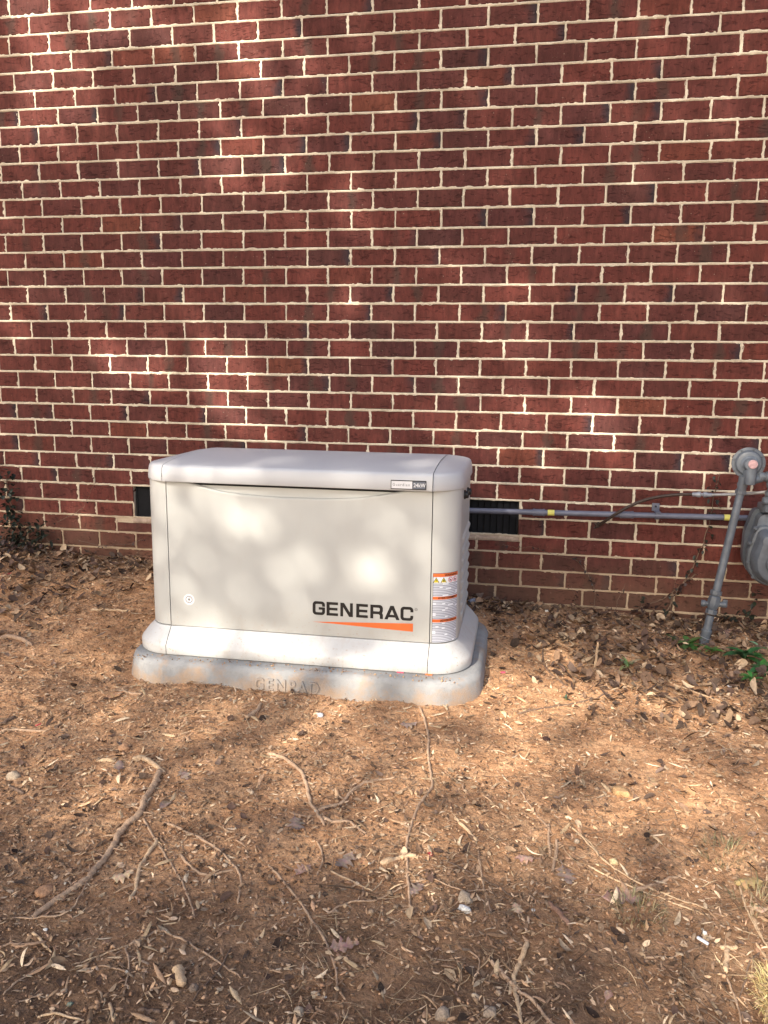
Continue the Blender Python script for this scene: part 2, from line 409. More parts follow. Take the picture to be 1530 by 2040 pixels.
for r in range(ROW0, ROW1):
    a, b = ROWFIT.get(r, (0, 0)); ph = 0 if r % 2 == 0 else .5
    cs = np.arange(-14, 34) + ph
    xs = [float(c * BW + a + (b - a) * min(1, max(0, (c - 1) / 15)) + JR.uniform(-.0022, .0022)) for c in cs]
    for k in range(len(xs) - 1):
        x0, x1 = xs[k], xs[k + 1]
        if x1 < WX0 or x0 > WX1: continue
        xm = (x0 + x1) / 2
        j0 = JR.uniform(.0036, .0060); j1 = JR.uniform(.0036, .0060)
        zt = float(bedz(r, xm)) - JR.uniform(.0044, .0070); zb_ = float(bedz(r + 1, xm)) + JR.uniform(.0036, .0060)
        segs = [(x0 + j0, x1 - j1)]
        zz = (zt, zb_)
        for vx0, vx1, vz0, vz1 in VENTS:
            if r in (27, 28):
                ns = []
                for s0, s1 in segs:
                    if s1 <= vx0 or s0 >= vx1: ns.append((s0, s1))
                    else:
                        if s0 < vx0 - .03: ns.append((s0, vx0))
                        if s1 > vx1 + .03: ns.append((vx1, s1))
                segs = ns
        thin = None
        for s0, s1 in segs:
            if r == 29:
                for vx0, vx1, _, _ in VENTS:
                    m_ = (s0 + s1) / 2
                    if vx0 - .02 < m_ < vx1 + .02: thin = (zt - .025, zb_)
            bricks.append((r, s0, s1, (thin or zz)[1], (thin or zz)[0]))
        joints.append((r, x1))

def brick_mesh(w, h, seed, rnd=0.0, off=(0, 0, 0)):
    """front face grid with worn, slightly uneven arrises; depth into the wall (+y)"""
    R = random.Random(seed); nx_, nz_ = 7, 4
    V = []; B = []; F = []
    def ring(inset, y, jit):
        for j in range(nz_):
            for i in range(nx_):
                u = -1 + 2 * i / (nx_ - 1); v = -1 + 2 * j / (nz_ - 1)
                x = u * (w / 2 - inset); z = v * (h / 2 - inset)
                e = (i in (0, nx_ - 1)) or (j in (0, nz_ - 1))
                V.append((x + (R.uniform(-jit, jit) if e else 0), y + R.uniform(-.0006, .0006), z + (R.uniform(-jit, jit) if e else 0))); B.append((u, v, rnd))
    tilt = R.uniform(-.0012, .0012)
    ring(.0018, -.0004 + tilt, .0010)
    F += [(j * nx_ + i, j * nx_ + i + 1, (j + 1) * nx_ + i + 1, (j + 1) * nx_ + i) for j in range(nz_ - 1) for i in range(nx_ - 1)]
    per = [i for i in range(nx_)] + [j * nx_ + nx_ - 1 for j in range(1, nz_)] + [(nz_ - 1) * nx_ + i for i in range(nx_ - 2, -1, -1)] + [j * nx_ for j in range(nz_ - 2, 0, -1)]
    n0 = len(V)
    for k in per:
        x, y, z = V[k]; u, v, _ = B[k]
        V.append((x + (u if abs(u) == 1 else 0) * .0018, y + .0022, z + (v if abs(v) == 1 else 0) * .0018)); B.append((u, v, rnd))
    n1 = len(V)
    for k in per:
        u, v, _ = B[k]; V.append((u * w / 2, .055, v * h / 2)); B.append((u, v, rnd))
    m_ = len(per)
    for k in range(m_):
        q = (k + 1) % m_
        F.append((per[q], per[k], n0 + k, n0 + q)[::-1]); F.append((n0 + q, n0 + k, n1 + k, n1 + q)[::-1])
    V = np.array(V) + np.array(off)
    return V, F, np.array(B)
POOL = []
for k in range(22):
    V, Fc, B = brick_mesh(.1915, .0665, k)
    me = mesh('brick', V, Fc, False, {'bl': B}); me.materials.append(M_BRICK)
    me.polygons.foreach_set('use_smooth', np.ones(len(me.polygons), dtype=bool)); me.set_sharp_from_angle(angle=math.radians(25)); POOL.append(me)

def proj(P):
    d = Vector(P) - CAM; z = d.dot(_f); return 765 + 1588.73 * d.dot(_r) / z, 1020 - 1588.73 * d.dot(_u) / z, z
wall = empty('brick_wall', (1.7, 0, 0), 'red brick house wall in running bond with ragged cream mortar', 'wall')
vis = []
for b in bricks:
    px, py, d = proj(((b[1] + b[2]) / 2, 0, (b[3] + b[4]) / 2))
    inside = -10 < px < 1540 and -20 < py < 1250
    hidden = 300 < px < 935 and py > 915
    full = (b[2] - b[1]) > .178 and (b[4] - b[3]) > .06
    vis.append((0 if inside and not hidden and full and b[4] > .12 else 1, d))
order = sorted(range(len(bricks)), key=lambda k: vis[k])
single = set(k for k in order[:300] if vis[k][0] == 0)
BR = random.Random(11); sv, sf, sb = [], [], []; nb = 0
for k, (r, x0, x1, z0, z1) in enumerate(bricks):
    c = ((x0 + x1) / 2, 0, (z0 + z1) / 2)
    if k in single:
        me = BR.choice(POOL); o = link('brick', me, None, wall, c)
        o.scale = ((x1 - x0) / .1915, 1, (z1 - z0) / .0665)
    else:
        V, Fc, B = brick_mesh(x1 - x0, z1 - z0, k + 500, BR.random() * 13 + 1, c)
        sv.append(V); sb.append(B); sf.extend([[i + nb for i in f] for f in Fc]); nb += len(V)
me = mesh('brick_courses', np.concatenate(sv) - np.array([1.7, 0, 0]), sf, True, {'bl': np.concatenate(sb)}); me.set_sharp_from_angle(angle=math.radians(25))
o = link('brick_courses', me, M_BRICK, wall); o.location = (0, 0, 0); tag(o, kind='stuff')

# mortar: every joint is a raked strip whose ragged lips smear over the brick edges
def strips(P0, dirx, L, half, n, seedx, seedy, hseed):
    pass
def bed_strip(i):
    xs = np.arange(WX0, WX1, .0052 if -3 < i < 33 else .03); n = len(xs)
    zc = bedz(i, xs) - .0006
    def lip(seed):
        s = fbm(xs * 60, np.full(n, i * 3.7), 4, seed) ; m = np.clip(fbm(xs * 8, np.full(n, i * 1.7), 2, seed + 50) * 1.3 + .30, 0, 1)
        return .0037 + np.clip(s - .02, -.12, 1) * m * .0115 + .0007 * (vnoise(xs * 160, np.full(n, i), seed) - .5)
    up = lip(100 + i) + .0012; dn = lip(300 + i)
    yu = np.where(up > .0054, -.0020, .0014); yd = np.where(dn > .0046, -.0016, .0026)
    w = .0008 * (vnoise(xs * 90, np.full(n, i), 7) - .5)
    cols = [(up + .0012, np.full(n, .006)), (up, yu), (up * .35, .0012 + w), (-dn * .15, .0010 + w), (-dn * .62, .0034 + w), (-dn, yd), (-dn - .0012, np.full(n, .007))]
    V = np.stack([np.stack([xs, y, zc + z], -1) for z, y in cols], 0)   # (7,n,3)
    return V
allV, allF, base = [], [], 0
def add_grid(V):
    global base
    a, n, _ = V.shape; ix = np.arange(a * n).reshape(a, n) + base
    allF.append(np.stack([ix[:-1, :-1], ix[:-1, 1:], ix[1:, 1:], ix[1:, :-1]], -1).reshape(-1, 4)); allV.append(V.reshape(-1, 3)); base += a * n
for i in range(ROW0, ROW1 + 1):
    V = bed_strip(i)
    if i == 28:      # the joint between the two vent courses stops at the vent openings
        xs = V[0, :, 0]; s = 0
        for vx0, vx1, _, _ in VENTS + [(WX1, WX1 + 1, 0, 0)]:
            sel = (xs >= s) & (xs <= vx0); sel = sel if s else (xs <= vx0)
            if sel.sum() > 2: add_grid(V[:, sel]);
            s = vx1
    else: add_grid(V)
for r, xj in joints:
    if xj < WX0 or xj > WX1: continue
    if r in (27, 28) and any(v[0] - .004 < xj < v[1] + .004 for v in VENTS): continue
    n = 15 if -3 < r < 33 else 5
    zt = float(bedz(r, xj)) - .002; zb_ = float(bedz(r + 1, xj)) + .002
    zs = np.linspace(zb_, zt, n); sx_ = np.full(n, xj * 7.1)
    lf = .0043 + np.clip(fbm(zs * 70, sx_, 3, 41), -.2, 1) * .0090; rt = .0043 + np.clip(fbm(zs * 70, sx_, 3, 43), -.2, 1) * .0090
    lean = (JR.uniform(-.0012, .0012)) * np.linspace(-1, 1, n)
    yl = np.where(lf > .0052, -.0014, .0024); yr = np.where(rt > .0052, -.0014, .0024)
    cols = [(-lf - .001, np.full(n, .0065)), (-lf, yl), (-lf * .4, np.full(n, .0026)), (rt * .4, np.full(n, .0022)), (rt, yr), (rt + .001, np.full(n, .0065))]
    V = np.stack([np.stack([xj + dx + lean, y, zs], -1) for dx, y in cols], 0)[::-1]
    add_grid(V)
me = mesh('mortar', np.concatenate(allV) - np.array([1.7, 0, 0]), np.concatenate(allF), True)
o = link('mortar', me, M_MORTAR, wall); o.location = (0, 0, 0)
# mortar core behind the joints, with the two vent openings left in it
core = MB(); y0, y1 = .0062, .30
ztop, zbot = float(bedz(ROW0, 0)), float(bedz(ROW1, 0))
cx = [WX0, VENTS[0][0], VENTS[0][1], VENTS[1][0], VENTS[1][1], WX1]
for k in (0, 2, 4): core.box(cx[k], cx[k + 1], y0, y1, zbot, ztop)
for v in VENTS:
    core.box(v[0], v[1], y0, y1, v[3] + .001, ztop); core.box(v[0], v[1], y0, y1, zbot, v[2] - .004); core.box(v[0], v[1], .060, y1, v[2] - .004, v[3] + .001)
core.build('mortar_core', M_MORTAR, wall, smooth=False)
# ragged mortar sills and thin cut bricks under each vent
for v in VENTS:
    n = 60; xs = np.linspace(v[0] - .006, v[1] + .006, n); top = v[2] + .002 + .003 * fbm(xs * 40, xs * 0, 2, 9)
    bot = v[2] - .021 + .003 * fbm(xs * 50, xs * 0 + 5, 3, 19)
    cols = [(top, np.full(n, .05)), (top, np.full(n, .004)), (top - .003, np.full(n, .002)), (bot, np.full(n, .001)), (bot - .002, np.full(n, .007))]
    V = np.stack([np.stack([xs, y, z], -1) for z, y in cols], 0)
    ix = np.arange(5 * n).reshape(5, n); Fq = np.stack([ix[:-1, :-1], ix[:-1, 1:], ix[1:, 1:], ix[1:, :-1]], -1).reshape(-1, 4)
    o = link('mortar_sill', mesh('mortar_sill', V.reshape(-1, 3) - np.array([1.7, 0, 0]), Fq, True), M_SILL, wall); o.location = (0, 0, 0)

# foundation vents
for lab, v in (('black foundation vent grille just left of the generator', VENTS[0]), ('black foundation vent grille behind the gas pipe right of the generator', VENTS[1])):
    vt = empty('foundation_vent', (v[0], .03, v[2]), lab, 'vent', 'foundation vents in the wall')
    f = MB(); a, b, c, d = v[0] + .003, v[1] - .003, v[2] + .004, v[3] - .002
    f.box(a, b, .022, .030, c, c + .009); f.box(a, b, .022, .030, d - .009, d); f.box(a, a + .009, .022, .030, c + .009, d - .009); f.box(b - .009, b, .022, .030, c + .009, d - .009)
    f.build('frame', M_VENT, vt, smooth=False)
    MB().box(a, b, .046, .050, c, d).build('back_plate', M_VENT, vt, smooth=False)
    n = 13
    for k in range(n):
        x = a + .009 + (b - a - .018) * (k + .5) / n
        rb = MB(); w = (b - a - .018) / n
        rb.add([(x - w / 2 + .001, .026, c + .009), (x + w / 2 - .003, .036, c + .009), (x - w / 2 + .001, .026, d - .009), (x + w / 2 - .003, .036, d - .009),
                (x - w / 2 + .001, .029, c + .009), (x + w / 2 - .003, .039, c + .009), (x - w / 2 + .001, .029, d - .009), (x + w / 2 - .003, .039, d - .009)],
               [(0, 1, 3, 2), (4, 6, 7, 5), (0, 2, 6, 4), (1, 5, 7, 3), (2, 3, 7, 6), (0, 4, 5, 1)])
        rb.build('slat', M_VENT, vt, smooth=False)
    if v is VENTS[1]: pass

# ------------------------------------------------------------------ concrete pad
def rrect(cx, cy, hx, hy, r, n=10):
    P = []
    for (sx, sy, a0) in ((1, -1, -90), (1, 1, 0), (-1, 1, 90), (-1, -1, 180)):
        for k in range(n + 1):
            a = math.radians(a0 + 90 * k / n); P.append((cx + sx * (hx - r) + r * math.cos(a), cy + sy * (hy - r) + r * math.sin(a)))
    return P
def loft(sections, name, mat, parent, cap_top=True, cap_bot=False, sharp=40, n=10, dense=0):
    """sections: (z, cx, cy, hx, hy, r); straight sides subdivided so the sheen stays smooth"""
    mb = MB(); m = None; V = []
    for z, cx_, cy_, hx, hy, r in sections:
        P = rrect(cx_, cy_, hx, hy, r, n)
        if m is None: m = len(P)
        V += [(x, y, z) for x, y in P]
    F = [(i * m + k, i * m + (k + 1) % m, (i + 1) * m + (k + 1) % m, (i + 1) * m + k) for i in range(len(sections) - 1) for k in range(m)]
    if cap_top: F.append([(len(sections) - 1) * m + k for k in range(m)])
    if cap_bot: F.append(list(range(m))[::-1])
    mb.add(V, F); return mb.build(name, mat, parent, True, sharp)
GX, PADT = 1.737, .078
pad = empty('concrete_pad', (GX, -.67, -.02), 'rounded grey concrete pad sunk in the clay under the generator', 'concrete pad')
px_, py_, phx, phy = 1.752, -.665, .676, .400
loft([(-.10, px_, py_, phx + .018, phy + .018, .17), (.0, px_, py_, phx + .008, phy + .008, .165), (PADT - .022, px_, py_, phx, phy, .16), (PADT - .008, px_, py_, phx - .006, phy - .006, .155), (PADT - .001, px_, py_, phx - .018, phy - .018, .15), (PADT, px_, py_, phx - .03, phy - .03, .14)], 'slab', M_PAD, pad, sharp=60)

def text_mesh(txt, size, extrude=0, bold=0, spacing=1.0):
    cu = bpy.data.curves.new('t', 'FONT'); cu.body = txt; cu.size = size; cu.extrude = extrude; cu.offset = bold; cu.space_character = spacing
    cu.resolution_u = 3; cu.fill_mode = 'BOTH' if extrude else 'FRONT'
    ob = bpy.data.objects.new('t', cu); COL.objects.link(ob)
    dg = bpy.context.evaluated_depsgraph_get(); me = bpy.data.meshes.new_from_object(ob.evaluated_get(dg))
    V = np.array([v.co[:] for v in me.vertices]); F = [list(p.vertices) for p in me.polygons]
    bpy.data.objects.remove(ob); bpy.data.curves.remove(cu); bpy.data.meshes.remove(me)
    return V, F
def place(V, F, name, mat, parent, fn):
    W = np.array([fn(*v) for v in V]) - np.array(parent_loc(parent))
    me = mesh(name, W, F); me.materials.append(mat)
    o = bpy.data.objects.new(name, me); COL.objects.link(o); o.parent = parent; return o
# moulded letters standing proud of the pad's front face
V, F = text_mesh('GENPAD', .060, .0028, .0006, 1.25)
w = V[:, 0].max() - V[:, 0].min(); s = .242 / w
place(V, F, 'moulded_lettering', M_PAD, pad, lambda x, y, z: (1.612 + x * s, -.665 - phy - .0085 - z + y * .10, +.003 + y * 1.02))

# ------------------------------------------------------------------ generator
gen = empty('standby_generator', (GX, -.65, PADT), 'beige standby generator with black and orange lettering, standing on a grey pad', 'generator')
BX, BY, BHX, BHY, BR_ = GX, -.650, .597, .300, .094
Z0, Z1 = .181, .738
SL, SR = 1.240, 2.237        # seams either side of the door
FR = BY - BHY                # front plane
# skirt: the centre board and the two corner mouldings butt at the seams, so each is built from the same outline
def outline(hx, hy, r, n=12):
    """front-left to right-rear path parameterised; list of (x,y)"""
    return rrect(BX, BY, hx, hy, r, n)
def ring_part(name, mat, parent, prof, x_from, x_to, side):
    """prof: list of (z, offset). side: 'front','right','left'"""
    V = []; F = []; m = None
    for z, off in prof:
        hx, hy, r = BHX + off, BHY + off, BR_ + off
        P = rrect(BX, BY, hx, hy, r, 12)     # starts at bottom right corner (front), goes ccw
        if side == 'front':
            xs = np.linspace(x_from, x_to, 24); Q = [(x, BY - hy) for x in xs]
        elif side == 'right':
            Q = [(x_from, BY - hy), (BX + hx - r - .0005, BY - hy)] + P[0:26] + [(x_from, BY + hy)]
        else:
            Q = [(x_to, BY + hy)] + P[26:52] + [(x_to, BY - hy)]
        m = len(Q); V += [(x, y, z) for x, y in Q]
    k = len(prof)
    F = [(i * m + j, i * m + j + 1, (i + 1) * m + j + 1, (i + 1) * m + j) for i in range(k - 1) for j in range(m - 1)]
    mb = MB().add(V, F); return mb.build(name, mat, parent, True, 50)
sk = [(PADT + .004, .030), (PADT + .003, .049), (PADT + .006, .052), (PADT + .034, .053), (PADT + .041, .051), (PADT + .046, .0475), (PADT + .072, .027), (Z0 - .010, .006), (Z0 - .003, .001), (Z0 - .002, -.012)]
ring_part('base_skirt', M_SKIRT, gen, sk, SL + .0012, SR - .0012, 'front')
ring_part('skirt_corner', M_SKIRT, gen, sk, SR + .0012, 0, 'right')
ring_part('skirt_corner', M_SKIRT, gen, sk, 0, SL - .0012, 'left')
# inner black liner behind the open seams; also paints the shadow line under the lid
loft([(PADT + .006, BX, BY, BHX - .022, BHY - .022, BR_ - .02), (Z1 + .01, BX, BY, BHX - .022, BHY - .022, BR_ - .02)], 'liner', M_GAP, gen, True, True)
# corner shells
post = [(Z0, -.004), (Z0 + .002, 0), (Z1, 0)]
zs_ = [(Z0, -.004), (Z0 + .002, 0)] + [(float(z), 0) for z in np.linspace(Z0 + .05, Z1 + .015, 6)]
def shell(name, side):
    V = []; 
    for z, off in zs_:
        hx, hy, r = BHX + off, BHY + off, BR_ + off; P = rrect(BX, BY, hx, hy, r, 12)
        if side == 'right': Q = [(SR + .0016, BY - hy + .006), (SR + .0016, BY - hy)] + P[0:13]
        elif side == 'left': Q = P[39:52] + [(SL - .0016, BY - hy), (SL - .0016, BY - hy + .006)]
        m = len(Q); V += [(x, y, z) for x, y in Q]
    F = [(i * m + j, i * m + j + 1, (i + 1) * m + j + 1, (i + 1) * m + j) for i in range(len(zs_) - 1) for j in range(m - 1)]
    return MB().add(V, F).build(name, M_PANEL, gen, True, 50)
shell('corner_shell', 'right'); shell('corner_shell', 'left')
# side panels with scalloped louvre ribs moulded in the lower two thirds
def side_panel(sgn):
    X0 = BX + sgn * BHX; ys = np.concatenate([[BY - BHY + BR_ + .0005], np.linspace(BY - BHY + BR_ + .012, BY + BHY - BR_, 40)]); zs = np.linspace(Z0, Z1 + .015, 150)
    Yg, Zg = np.meshgrid(ys, zs)
    t = np.clip((Yg - (BY - BHY + BR_ + .035)) / .03, 0, 1) * np.clip(((BY + BHY - BR_ - .02) - Yg) / .03, 0, 1)
    zr = (Zg - (Z0 + .035)) / .042; amp = np.where((zr > 0) & (zr < 8), 1, 0)
    fz = zr - np.floor(zr); wave = np.where(fz < .8, np.sin(fz / .8 * math.pi / 2), (1 - fz) / .2)
    d = .009 * wave * t * amp
    V = np.stack([X0 + sgn * (d), Yg, Zg], -1).reshape(-1, 3)
    n = len(ys); ix = np.arange(len(zs) * n).reshape(len(zs), n)
    F = np.stack([ix[:-1, :-1], ix[:-1, 1:], ix[1:, 1:], ix[1:, :-1]], -1).reshape(-1, 4)
    if sgn < 0: F = F[:, ::-1]
    me = mesh('side_panel', V - np.array(parent_loc(gen)), F, True); me.materials.append(M_PANEL); me.set_sharp_from_angle(angle=math.radians(40))
    o = bpy.data.objects.new('side_panel', me); COL.objects.link(o); o.parent = gen
side_panel(1); side_panel(-1)
# rear corners
V = []
for z in (Z0, Z1 + .015):
    P = rrect(BX, BY, BHX, BHY, BR_, 12)[13:39]; V += [(x, y, z) for x, y in P]
MB().add(V, [(j, j + 1, 26 + j + 1, 26 + j) for j in range(25)]).build('rear_panel', M_PANEL, gen, True, 50)
# front door with dished finger pull along its top edge
def dip(x):
    return float(np.interp(x, [1.24, 1.315, 1.345, 1.375, 1.42, 1.475, 1.56, 1.68, 1.82, 1.945, 2.02, 2.07, 2.11, 2.15, 2.19, 2.24], [0, 0, .006, .015, .025, .034, .041, .045, .044, .038, .028, .018, .010, .003, 0, 0]))
xs = np.linspace(SL + .0016, SR - .0016, 120); V = []; 
k5 = np.array([.02, .04, .06, .04, .02]); 
tops = np.array([Z1 + .002 - dip(x) for x in xs]); tops = np.convolve(np.pad(tops, 4, mode='edge'), np.ones(9) / 9, 'valid')
rows = []
rows.append(np.stack([xs, np.full(120, FR + .006), np.full(120, Z0 + .001)], -1)); rows.append(np.stack([xs, np.full(120, FR + .001), np.full(120, Z0)], -1)); rows.append(np.stack([xs, np.full(120, FR), np.full(120, Z0 + .002)], -1))
for q in (.25, .5, .75): rows.append(np.stack([xs, np.full(120, FR), Z0 + (tops - Z0) * q], -1))
for dz, dy in ((-.010, 0), (-.006, .0006), (-.003, .002), (-.0008, .0045), (0, .008), (-.001, .016)): rows.append(np.stack([xs, np.full(120, FR + dy), tops + dz], -1))
Vd = np.stack(rows, 0); a_, n_, _ = Vd.shape; ix = np.arange(a_ * n_).reshape(a_, n_)
Fd = [tuple(q) for q in np.stack([ix[:-1, :-1], ix[:-1, 1:], ix[1:, 1:], ix[1:, :-1]], -1).reshape(-1, 4)]
for c_, rev in ((0, 0), (n_ - 1, 1)):      # returned side edges
    b0 = len(Vd.reshape(-1, 3))
mbd = MB().add(Vd.reshape(-1, 3), Fd)
for xe in (xs[0], xs[-1]):
    mbd.add([(xe, FR, Z0 + .002), (xe, FR, Z1), (xe, FR + .006, Z1), (xe, FR + .006, Z0 + .002)], [(0, 1, 2, 3)])
door = mbd.build('door', M_PANEL, gen, True, 60)
MB().add([(SL + .03, FR + .006, Z1 - .060), (SR - .03, FR + .006, Z1 - .060), (SR - .03, FR + .016, Z1 - .0115), (SL + .03, FR + .016, Z1 - .0115)], [(0, 1, 2, 3)]).build('pull_recess', M_PANEL, gen, smooth=False)  # stops below the lid; the dark slot above stands in for its shadow
# lid: centre board and two end caps on one outline
LZ = .7395
lid_prof = [(LZ + .006, -.012), (LZ, .022), (LZ + .0015, .0265), (LZ + .006, .0285), (LZ + .030, .0270), (LZ + .049, .0235), (LZ + .056, .0205), (LZ + .0605, .0150), (LZ + .0630, .006), (LZ + .067, -.022), (LZ + .0735, -.080), (LZ + .0785, -.15), (LZ + .081, -.22), (LZ + .0815, -.285)]
LHX, LHY, LR = .577, .300, .110
def lid_section(side):
    V = []; 
    for z, off in lid_prof:
        hx, hy = LHX + off, LHY + off; r = max(.012, LR + off * (1.0 if off > -.06 else .35)); r = min(r, hy - .001) if hy > .02 else .012
        if off < -.06: hx = LHX + off * .75
        P = rrect(BX, BY, hx, hy, r, 12)
        xl, xr = SL - .002, SR + .002
        if side == 'front':
            q = np.linspace(xl + .001, xr - .001, 30); Q = [(x, BY - hy) for x in q] + [(x, BY + hy) for x in q[::-1]]
        elif side == 'right':
            xq = xr + .001; Pq = [(max(x, xq), y) for x, y in P[0:26]]; Q = [(xq, BY - hy)] + Pq + [(xq, BY + hy)]
        else:
            xq = xl - .001; Pq = [(min(x, xq), y) for x, y in P[26:52]]; Q = [(xq, BY + hy)] + Pq + [(xq, BY - hy)]
        m = len(Q); V += [(x, y, z) for x, y in Q]
    k = len(lid_prof); F = []
    for i in range(k - 1):
        for j in range(m if side == 'front' else m - 1):
            q = (j + 1) % m
            if side == 'front' and j in (29, 59): continue
            F.append((i * m + j, i * m + q, (i + 1) * m + q, (i + 1) * m + j))
    top = (k - 1) * m
    F.append([top + j for j in range(m)])
    return MB().add(V, F).build('lid' if side == 'front' else 'lid_end_cap', M_LIDM, gen, True, 42)
lid = lid_section('front'); lid_section('right'); lid_section('left')
MB().lathe((2.06, -.62, LZ + .0800), (0, 0, 1), [(0, .010), (.0014, .009), (.0022, .004)], 16).build('lid_dimple', M_LIDM, gen)
# latch knobs on the right hand side
for y, z in ((-.775, .703), (-.615, .690)):
    MB().lathe((BX + BHX - .001, y, z), (1, 0, 0), [(0, .017), (.006, .017), (.008, .014), (.016, .013), (.018, .010)], 20).build('latch_knob', M_BLACK, gen)
for x in (2.139, 2.243):
    MB().box(x - .012, x + .012, FR - .052, FR - .040, PADT + .0005, PADT + .0055).build('red_shim', M_TRIR if x < 2.2 else M_ORANGE, gen, smooth=False)

# lettering: letters drawn as strokes of a wide grotesque
def poly_fill(loops, depth=0.0, grow=0.0):
    cu = bpy.data.curves.new('p', 'CURVE'); cu.dimensions = '2D'; cu.fill_mode = 'BOTH'; cu.extrude = depth; cu.offset = grow
    for lp in loops:
        sp = cu.splines.new('POLY'); sp.points.add(len(lp) - 1)
        for q, (x, y) in zip(sp.points, lp): q.co = (x, y, 0, 1)
        sp.use_cyclic_u = True
    ob = bpy.data.objects.new('p', cu); COL.objects.link(ob)
    dg = bpy.context.evaluated_depsgraph_get(); me = bpy.data.meshes.new_from_object(ob.evaluated_get(dg))
    V = np.array([v.co[:] for v in me.vertices]); F = [list(p.vertices) for p in me.polygons]
    bpy.data.objects.remove(ob); bpy.data.curves.remove(cu); bpy.data.meshes.remove(me)
    return V, F
def arc(cx_, cy_, r, a0, a1, n=6):
    return [(cx_ + r * math.cos(math.radians(a0 + (a1 - a0) * k / n)), cy_ + r * math.sin(math.radians(a0 + (a1 - a0) * k / n))) for k in range(n + 1)]
def L_G():
    # outer 1.0 wide, 1.0 tall, stroke .2
    return [[(1, .64)] + [(1, .68)] + arc(.74, .74, .26, 0, 90) + arc(.26, .74, .26, 90, 180) + arc(.26, .26, .26, 180, 270) + arc(.74, .26, .26, 270, 360) + [(1, .56), (.50, .56), (.50, .40), (.79, .40), (.79, .28)] + arc(.70, .27, .09, 0, -90, 4) + arc(.31, .27, .09, 270, 180, 4) + arc(.31, .73, .09, 180, 90, 4) + arc(.70, .73, .09, 90, 20, 3) + [(.79, .68), (.79, .64)]]
def L_C():
    return [[(1, .64), (1, .68)] + arc(.74, .74, .26, 0, 90) + arc(.26, .74, .26, 90, 180) + arc(.26, .26, .26, 180, 270) + arc(.74, .26, .26, 270, 360) + [(1, .36), (.79, .36), (.79, .28)] + arc(.70, .27, .09, 0, -90, 4) + arc(.31, .27, .09, 270, 180, 4) + arc(.31, .73, .09, 180, 90, 4) + arc(.70, .73, .09, 90, 10, 4) + [(.79, .64)]]
def L_E():
    return [[(0, 0), (.92, 0), (.92, .18), (.23, .18), (.23, .41), (.88, .41), (.88, .58), (.23, .58), (.23, .82), (.92, .82), (.92, 1), (0, 1)]]
def L_N():
    return [[(0, 0), (.21, 0), (.21, .72), (.72, 0), (1, 0), (1, 1), (.79, 1), (.79, .28), (.28, 1), (0, 1)]]
def L_R():
    return [[(0, 0), (.22, 0), (.22, .34), (.68, .34), (.77, .26), (.77, 0), (1, 0), (1, .30), (.93, .42), (.98, .55), (.99, .62)] + arc(.74, .76, .25, 0, 90, 5) + [(0, 1)], [(.22, .52), (.22, .82), (.68, .82), (.76, .76), (.76, .58), (.68, .52)]]
def L_A():
    return [[(0, 0), (.24, 0), (.32, .17), (.86, .17), (.94, 0), (1.19, 0), (.72, 1), (.46, 1)], [(.40, .34), (.78, .34), (.59, .76)]]
specs = [(L_G, .0, 1), (L_E, 1.15, 1), (L_N, 2.28, 1), (L_E, 3.58, 1), (L_R, 4.72, 1), (L_A, 5.86, 1), (L_C, 7.14, 1)]
lx0, lx1, lz0, lz1 = 1.801, 2.1755, .2605, .3115
sxk = (lx1 - lx0) / 8.14
for fnn, x0, _ in specs:
    V, F = poly_fill(fnn(), 0.0, .012)
    place(V, F, 'letter', M_INK, gen, lambda x, y, z, x0=x0: (lx0 + (x0 + x) * sxk, FR - .0006, lz0 + y * (lz1 - lz0)))
V, F = poly_fill([arc(0, 0, .0052, 0, 342, 18), arc(0, 0, .0042, 0, 342, 18)]); place(V, F, 'registered_mark', M_INK, gen, lambda x, y, z: (2.186 + x, FR - .0006, .304 + y))
V, F = text_mesh('R', .007); place(V, F, 'registered_mark', M_INK, gen, lambda x, y, z: (2.1838 + x, FR - .0006, .3017 + y))
V, F = poly_fill([[(0, 0), (.374, .0125), (.374, -.0205)]][:1]); 
place(*poly_fill([[(1.799, .2325), (2.1755, .2505), (2.1755, .2195)]]), 'orange_swoosh', M_ORANGE, gen, lambda x, y, z: (x, FR - .0006, y))
# round sticker with lightning bolt
SX, SZ = 1.3165, .287
def disc(cx_, cz_, r, n=28): return [arc(cx_, cz_, r, 0, 360 - 360 / n, n - 1)]
place(*poly_fill(disc(SX, SZ, .0215)), 'round_sticker', M_WHITE, gen, lambda x, y, z: (x, FR - .0005, y))
place(*poly_fill([arc(SX, SZ, .0135, 0, 347, 27), arc(SX, SZ, .0115, 0, 347, 27)]), 'sticker_ring', M_INK, gen, lambda x, y, z: (x, FR - .0009, y))
for k in range(26):        # tiny print running round the rim
    a = 2 * math.pi * k / 26
    if k % 13 == 6: continue
    c_, s_ = math.cos(a), math.sin(a); r0, r1 = .0158, .0190; w = .0010
    lp = [(SX + c_ * r0 - s_ * w, SZ + s_ * r0 + c_ * w), (SX + c_ * r1 - s_ * w, SZ + s_ * r1 + c_ * w), (SX + c_ * r1 + s_ * w, SZ + s_ * r1 - c_ * w), (SX + c_ * r0 + s_ * w, SZ + s_ * r0 - c_ * w)]
    if k == 0: rim = MB()
    rim.add([(x, FR - .0009, z) for x, z in lp], [(0, 1, 2, 3)])
rim.build('sticker_print', M_PINK, gen, smooth=False)
place(*poly_fill([[(SX + .003, SZ + .0095), (SX - .0055, SZ - .001), (SX - .0008, SZ - .001), (SX - .003, SZ - .0095), (SX + .0055, SZ + .0012), (SX + .0009, SZ + .0012)]]), 'lightning_bolt', M_INK, gen, lambda x, y, z: (x, FR - .0009, y))
